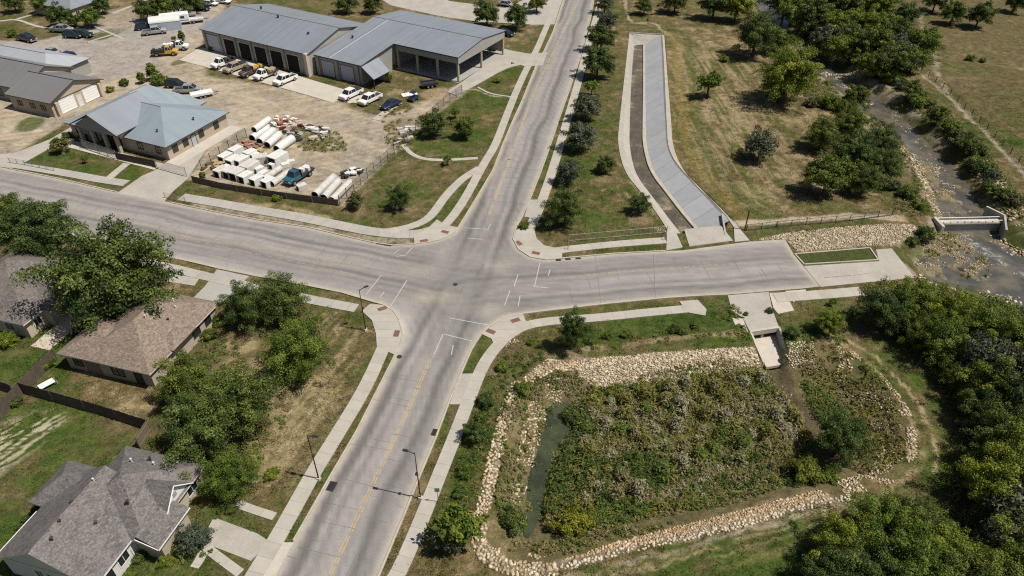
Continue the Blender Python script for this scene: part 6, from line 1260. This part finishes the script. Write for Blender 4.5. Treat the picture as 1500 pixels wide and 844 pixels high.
# far bank
for a in (('dark',1327,22,38,'single round tree at the field edge of the far woods'), ('mid',1352,62,50,'tree at the outer corner of the far woods'), ('dark',1398,17,38,'left of the two trees in the far olive field'), ('dark',1436,22,38,'right of the two trees in the far olive field'), ('dark',1372,0,36,'tree cut by the top edge above the far field'), ('dark',1490,2,34,'tree in the upper right corner of the far field'), ('bush',1422,85,14,'low bush in the middle of the far olive field'), ('bush',1440,88,12,'lower bush beside the field one')): tree(*a)
rng = np.random.default_rng(5)
for x, y in scatter_poly([(1140,-12),(1290,-12),(1312,40),(1345,66),(1362,82),(1335,96),(1290,100),(1262,92),(1228,78),(1195,52),(1165,30)], 40, rng, 20):
    tree(['dark','mid','mid','dark','grey'][rng.integers(0, 5)], x, y, rng.uniform(40, 58), 'one of the crowded trees of the dense wood along the far creek bank', 'trees of the wood along the far creek bank')
l = smooth_line([(1292,108),(1318,128),(1345,150),(1380,176),(1402,200),(1425,222),(1440,250),(1462,285),(1480,300)], 2)
for k, p in enumerate(along(l, 12.0)):
    tree(['bushdark','bush','bushdark','bushgrey','dark'][k % 5], p[0] + rng.uniform(-7, 7) + 4, p[1] + rng.uniform(-5, 5) - 2, rng.uniform(20, 36), 'one of the low bushes lining the far bank of the creek', 'bushes along the far bank of the creek')
# lower right woods
grp = 'trees of the dark wood at the lower right'
WL = [(1298,450,80,0),(1338,447,84,1),(1394,462,90,1),(1448,486,90,1),(1508,506,96,1),(1336,476,64,0),(1386,498,86,1),(1445,530,90,2),(1492,560,104,2),(1405,548,54,0),(1462,562,100,1),(1502,590,112,0),(1448,606,76,0),(1480,636,100,0),(1466,668,84,0),(1500,672,120,1),(1462,712,110,1),(1512,752,120,2),(1238,796,96,1),(1290,768,104,1),(1345,768,96,0),(1268,838,116,0),(1330,828,124,1),(1378,806,100,1),(1402,856,124,0),(1474,800,100,2),(1502,832,128,1),(1462,868,128,0),(1208,850,84,0),(1545,500,110,0),(1550,640,120,0),(1560,720,130,0),(1300,900,130,0),(1380,920,130,0),(1470,930,140,0)]
for x, y, wd, k in WL: tree(('bigdark','bigmid','grey')[k], x, y, wd, 'one of the crowded tall trees in the dark wood at the lower right', grp)
tree('light', 1394, 522, 50, 'yellowish green tree at the edge of the lower right wood'); tree('light', 1420, 588, 42, 'second yellowish tree further down the edge of the lower right wood')
for a in (('bigmid',1216,472,46,'small green tree standing alone right of the culvert'), ('bigdark',1232,642,94,'dark round tree inside the right end of the pond'), ('bushyellow',1180,690,62,'yellow-green bush at the foot of the dark pond tree'), ('bush',1215,695,34,'green bush right of the yellow one at the pond'), ('bigdark',838,486,52,'upright dark tree between the sidewalk and the pond rocks', None, None, 1.5), ('sparse',672,770,80,'scraggly dark tree by the sidewalk at the lower pond corner'), ('grey',655,790,50,'smaller grey tree at the foot of the scraggly one by the sidewalk'), ('dark',696,632,38,'round dark tree by the sidewalk beside the pond rocks'), ('bushdark',752,765,48,'dark round bush at the lower left of the pond'), ('bushyellow',840,765,60,'larger yellow-green bush at the lower left of the pond weeds'), ('bushyellow',862,760,40,'smaller yellow-green bush touching the larger one at the lower left pond bank'), ('bush',735,537,22,'shrub beside the sidewalk bend above the pond corner'), ('bushdark',712,586,30,'dark shrub by the sidewalk left of the pond rocks'), ('bush',684,692,28,'green shrub beside the sidewalk across from the lamp'), ('bushdark',672,722,24,'dark shrub below the green one by the sidewalk'), ('bushdark',705,612,22,'small dark shrub above the round sidewalk tree'), ('bush',865,500,16,'low shrub right of the upright dark tree'), ('bush',890,492,17,'low shrub in the strip under the east sidewalk, left'), ('bushdark',916,490,18,'low dark shrub in the strip under the east sidewalk, middle'), ('bushdark',988,482,20,'low dark shrub in the strip under the east sidewalk, right'), ('bush',1018,477,15,'small shrub near the end pad of the east sidewalk'), ('bushdark',1000,486,16,'small dark shrub beside the right one under the sidewalk'), ('bush',778,502,14,'tiny shrub below the sidewalk bend'), ('sparse',1220,442,14,'sapling beside the concrete sidewalk at the wood'), ('bushdark',1160,487,24,'dark bush beside the culvert wing wall'), ('bushgrey',1128,455,14,'dead grey bush on the culvert deck edge'), ('bushdark',1092,460,9,'tiny weed bush on the left of the culvert deck'), ('bushdark',840,610,40,'dark bush over the pool in the pond'), ('bush',765,570,26,'green bush inside the rocks at the upper left pond corner')): tree(*a)

# ================================================================== WEEDS, REEDS, UNDERGROWTH (uncountable)
WALKS = [GL(q) for q in ([(570,860),(585,838),(615,768),(642,700),(667,638),(688,582),(706,538),(722,514),(738,497),(755,484),(775,475.5),(812,470),(875,466),(950,458),(1015,452)], [(1135,437),(1262,427)], [(563,507),(535,570),(487,648),(457,697),(425,755),(396,806)])]
class Tufts:
    def __init__(s): s.V = []; s.F = []; s.C = []; s.n = 0
    def add(s, x, y, z, r, h, c, nb):
        g_ = RNG; a = g_.uniform(0, 6.28, nb); u = g_.uniform(.05, 1, nb); cr = np.sqrt(1 - u * u); d = np.stack([np.cos(a) * cr, np.sin(a) * cr, u], 1)
        p = np.array((x, y, z)) + d * np.array((r, r, h)) * g_.uniform(.55, 1.12, (nb, 1)); nv = d * .5 + np.array((0, 0, .55)) + g_.normal(0, .45, (nb, 3)); nv /= np.linalg.norm(nv, axis=1)[:, None]
        t1 = np.cross(nv, g_.normal(0, 1, (nb, 3))); t1 /= np.linalg.norm(t1, axis=1)[:, None]; t2 = np.cross(nv, t1); w_ = (.07 + .09 * r) * g_.uniform(.6, 1.4, (nb, 1))
        s.V.append(np.stack([p - t1 * w_ * 1.5, p - t2 * w_ * .5, p + t1 * w_ * 1.5, p + t2 * w_ * .5], 1).reshape(-1, 3)); s.F.append(np.arange(nb * 4).reshape(-1, 4) + s.n); s.n += nb * 4; s.C.append(np.repeat(np.clip(c * g_.uniform(.6, 1.5, (nb, 1)), 0, 1), 4, 0))
    def build(s, name, label):
        o = link(name, np_mesh(name, np.concatenate(s.V), np.concatenate(s.F), M['weed_blades'], np.concatenate(s.C))); tag(o, label, name.replace('_', ' '), kind='stuff'); return o
CG, CO, CB, CY, CD = np.array((.10, .138, .028)), np.array((.165, .16, .044)), np.array((.195, .172, .078)), np.array((.165, .17, .028)), np.array((.066, .10, .024))
CGR = np.array((.26, .24, .15))
def tuft_field(T, px, n, r, h, pal, mind, z=-1.9, cut=0.0, nb=38, seed=3, sz=2.5):
    poly = GL(px, z)
    for x, y in scatter_poly(poly, n, RNG, mind):
        if sdist(np.array([x]), np.array([y]), ROADW)[0] > -1.0 or any(ldist(np.array([x]), np.array([y]), w_)[0] < 1.5 for w_ in WALKS): continue
        v = fbm(np.array([x]), np.array([y]), sz, seed, 3)[0]
        if v < cut: continue
        w_ = np.clip((v - .3) / .4, 0, .999) * len(pal); c = pal[int(np.clip(w_ + RNG.normal(0, .4), 0, len(pal) - 1))]
        k = RNG.uniform(.65, 1.25); T.add(x, y, ground_z(x, y), r * k, h * k * RNG.uniform(.7, 1.3), c, nb)
T = Tufts()
tuft_field(T, [(835,590),(950,556),(1060,540),(1118,545),(1150,575),(1190,640),(1195,700),(1080,745),(960,765),(850,785),(800,775),(800,700)], 4200, .36, .42, [CO, CB, CG, CGR, CO], .42, nb=26, seed=31, cut=.2, sz=5)
tuft_field(T, [(790,600),(815,586),(843,594),(840,628),(815,652),(802,690),(795,740),(778,790),(764,785),(772,720),(785,650)], 160, .45, .5, [CD, CG, CD, CO], .5, nb=30, seed=33, cut=.44)
tuft_field(T, [(852,588),(950,570),(1060,554),(1118,556),(1150,585),(1185,640),(1190,655),(1120,670),(1050,684),(990,704),(930,737),(880,740),(840,700),(850,640)], 3600, .50, 1.3, [CG, CO, CB, CGR, CB, CO, CG, CD], .50, seed=3, cut=.36, sz=4.5)
tuft_field(T, [(852,590),(950,572),(1060,556),(1118,558),(1185,640),(1120,668),(1050,682),(990,700),(930,735),(850,735)], 110, .85, 1.7, [CG, CO, CGR, CB, CO], 1.7, nb=210, seed=23, sz=5)
tuft_field(T, [(822,662),(848,625),(850,600),(870,590),(880,690),(900,740),(840,752),(800,752),(808,700)], 1000, .52, 1.3, [CD, CG, CD, CO, CG], .5, seed=8)
tuft_field(T, [(800,735),(900,738),(960,740),(1000,742),(940,762),(850,780),(800,775)], 330, .55, .9, [CG, CD, CY, CO], .46, seed=9); tuft_field(T, [(985,730),(1060,698),(1130,684),(1190,684),(1160,715),(1080,735),(1010,752)], 260, .5, .85, [CG, CO, CB, CD], .5, seed=10)
tuft_field(T, [(855,574),(960,566),(1060,553),(1110,550),(1120,560),(1000,578),(880,592)], 260, .5, .9, [CY, CO, CG, CY], .55, seed=11)
tuft_field(T, [(1165,525),(1225,512),(1290,565),(1318,620),(1320,680),(1262,700),(1270,640),(1235,590),(1195,560)], 640, .5, .8, [CG, CO, CY, CO, CB], .66, z=-1.2, seed=12, cut=.38)
tuft_field(T, [(1178,560),(1205,570),(1240,610),(1210,630),(1190,600)], 150, .55, .9, [CD, CG, CO], .45, seed=13)
tuft_field(T, [(745,600),(765,572),(790,560),(845,548),(860,570),(800,585),(785,610),(772,660),(762,740),(735,760),(725,740)], 380, .42, .55, [CO, CB, CG, CB], .5, z=-1, seed=14, cut=.40)
tuft_field(T, [(720,795),(800,790),(900,775),(1000,760),(1000,770),(830,815),(745,825)], 170, .45, .5, [CG, CO, CB], .5, z=-.8, seed=15, cut=.4)
T.build('pond_weeds', 'tangled grey, olive and green weeds filling the dry pond bed')
T = Tufts()
for px, n, r, h, pal, md, z, cut in (
    ([(1150,-20),(1300,-20),(1380,90),(1310,125),(1230,95),(1180,50)], 420, 1.1, 1.0, [CD, CG, CO], 1.5, -.5, .3), ([(1290,118),(1340,148),(1400,195),(1430,235),(1480,300),(1500,330),(1500,300),(1445,225),(1380,160),(1310,112)], 420, .8, .8, [CD, CG, CO, CB], .9, -.3, .3),
    ([(1270,160),(1300,185),(1335,230),(1362,310),(1340,320),(1300,300),(1330,270),(1310,215)], 300, .6, .5, [CO, CG, CB], .8, 0, .38), ([(1110,60),(1150,70),(1210,120),(1260,160),(1230,165),(1180,140)], 200, .7, .6, [CG, CO, CB], 1.0, 0, .3),
    ([(1300,150),(1345,170),(1400,230),(1440,290),(1470,330),(1500,350),(1500,330),(1450,260),(1400,200),(1340,145)], 260, .5, .5, [CO, CG, CY], .7, -.8, .35), ([(1375,335),(1440,365),(1460,400),(1400,410),(1345,398),(1350,370)], 90, .4, .35, [CO, CG, CY], .7, -1.5, .52), ([(1345,412),(1500,440),(1520,500),(1420,440),(1250,430),(1262,420)], 320, .7, .7, [CD, CG, CO], .8, -.5, .3), ([(1250,430),(1500,440),(1520,860),(1170,860),(1240,790),(1400,740),(1420,620),(1340,520)], 700, .9, .7, [CD, CG, CO], 1.1, 0, .35),
    ([(1165,488),(1225,480),(1240,500),(1180,503)], 60, .4, .35, [CG, CO], .6, 0, .3), ([(1075,446),(1095,470),(1098,500),(1082,495),(1060,465)], 60, .4, .4, [CG, CO], .6, 0, .3), ([(820,505),(1080,470),(1085,490),(860,515)], 240, .38, .28, [CG, CO, CD], .7, 0, .42), ([(640,660),(700,560),(745,520),(800,520),(745,580),(712,690),(690,760),(640,800)], 300, .40, .3, [CG, CO, CD], .7, 0, .45),
    ([(505,150),(560,140),(610,162),(560,172)], 60, .5, .3, [CO, CY], .9, 0, .45), ([(425,182),(500,195),(508,222),(440,222)], 120, .55, .4, [CO, CB, CG], .9, 0, .4), ([(560,178),(620,175),(600,215),(570,215)], 60, .5, .4, [CG, CO], .9, 0, .4),
    ([(940,110),(941,190),(945,215),(1015,335),(1000,336),(930,215),(930,110)], 70, .3, .3, [CG, CO, CB], .7, -1.5, .55), ([(360,640),(420,600),(460,620),(400,740),(350,745)], 110, .4, .3, [CO, CB, CG], .8, 0, .5), ([(215,540),(330,480),(400,600),(380,690),(300,740)], 160, .5, .35, [CD, CG, CO], .9, 0, .4), ([(240,790),(300,770),(310,810),(230,840)], 60, .35, .4, [CG, CD], .6, 0, .3)):
    tuft_field(T, px, n, r, h, pal, md, z, cut, 36, 21, 4)
T.build('undergrowth', 'low weeds and undergrowth along creek banks, woods and verges')

# ---- short ragged grass over the lawns, verges and field: too many blades to count
def grass_cover(n):
    g_ = RNG; y = 30 + 125 * g_.random(n) ** 1.25; x = (g_.random(n) * 2 - 1) * (y * ct + CAM_H * st) * .74
    ok = np.ones(n, bool)
    for d, lim in ((sdist(x, y, ROADW), .35), (boxed(sdist, x, y, POND, 9, -99.), -.1), (boxed(sdist, x, y, CREEK, 9, -99.), .5), (boxed(sdist, x, y, CHAN_CUT, 9, -99.), -.55 + .0), (boxed(sdist, x, y, YARD, 9, -99.), .2), (boxed(sdist, x, y, SLAB, 9, -99.), .2)): ok &= d < -lim if lim > 0 else d < lim
    for l, wd in WALKED: ok &= boxed(lambda a, b, p: ldist(a, b, p), x, y, l, 4, 99.) > wd / 2 + .12
    for p in SLABS: ok &= boxed(sdist, x, y, p, 4, -99.) < -.15
    ok &= fbm(x, y, 2.2, 201, 3) + g_.normal(0, .09, n) > .47
    for px in ([(600,850),(840,840),(1000,798),(1240,738),(1262,745),(1150,860)], [(1200,485),(1290,535),(1345,600),(1350,690),(1400,690),(1400,600),(1330,520),(1240,480)], [(-30,640),(90,600),(225,640),(80,700),(0,780)], [(560,240),(720,230),(660,320),(560,338)], [(600,160),(745,130),(705,225),(600,225)], [(20,225),(240,240),(180,275),(20,250)]): ok &= (boxed(sdist, x, y, GL(px), 5, -99.) < 0) | (g_.random(n) < .3)
    x = x[ok]; y = y[ok]; n = len(x); ix = np.clip(np.searchsorted(xs, x), 0, NX - 1); iy = np.clip(np.searchsorted(ys, y), 0, NY - 1); c = np.clip(col[iy * NX + ix], 0, 1); z = Z[iy * NX + ix]
    k = 5; X_ = np.repeat(x, k) + g_.normal(0, .16, n * k); Y_ = np.repeat(y, k) + g_.normal(0, .16, n * k); Z_ = np.repeat(z, k) + g_.uniform(.02, .16, n * k)
    nv = g_.normal(0, .5, (n * k, 3)) + np.array((0, 0, .75)); nv /= np.linalg.norm(nv, axis=1)[:, None]; t1 = np.cross(nv, g_.normal(0, 1, (n * k, 3))); t1 /= np.linalg.norm(t1, axis=1)[:, None]; t2 = np.cross(nv, t1); w_ = g_.uniform(.03, .095, (n * k, 1)); p = np.stack([X_, Y_, Z_], 1)
    V = np.stack([p - t1 * w_ * 1.6, p - t2 * w_ * .5, p + t1 * w_ * 1.6, p + t2 * w_ * .5], 1).reshape(-1, 3); cc = np.repeat(c, k, 0) * g_.uniform(.55, 1.75, (n * k, 1)) * np.array((1.05, 1.08, .95))
    o = link('grass', np_mesh('grass', V, np.arange(len(V)).reshape(-1, 4), M['weed_blades'], np.repeat(np.clip(cc, 0, 1), 4, 0))); tag(o, 'ragged short grass over lawns, verges and the dry field', 'grass', kind='stuff')
grass_cover(120000)
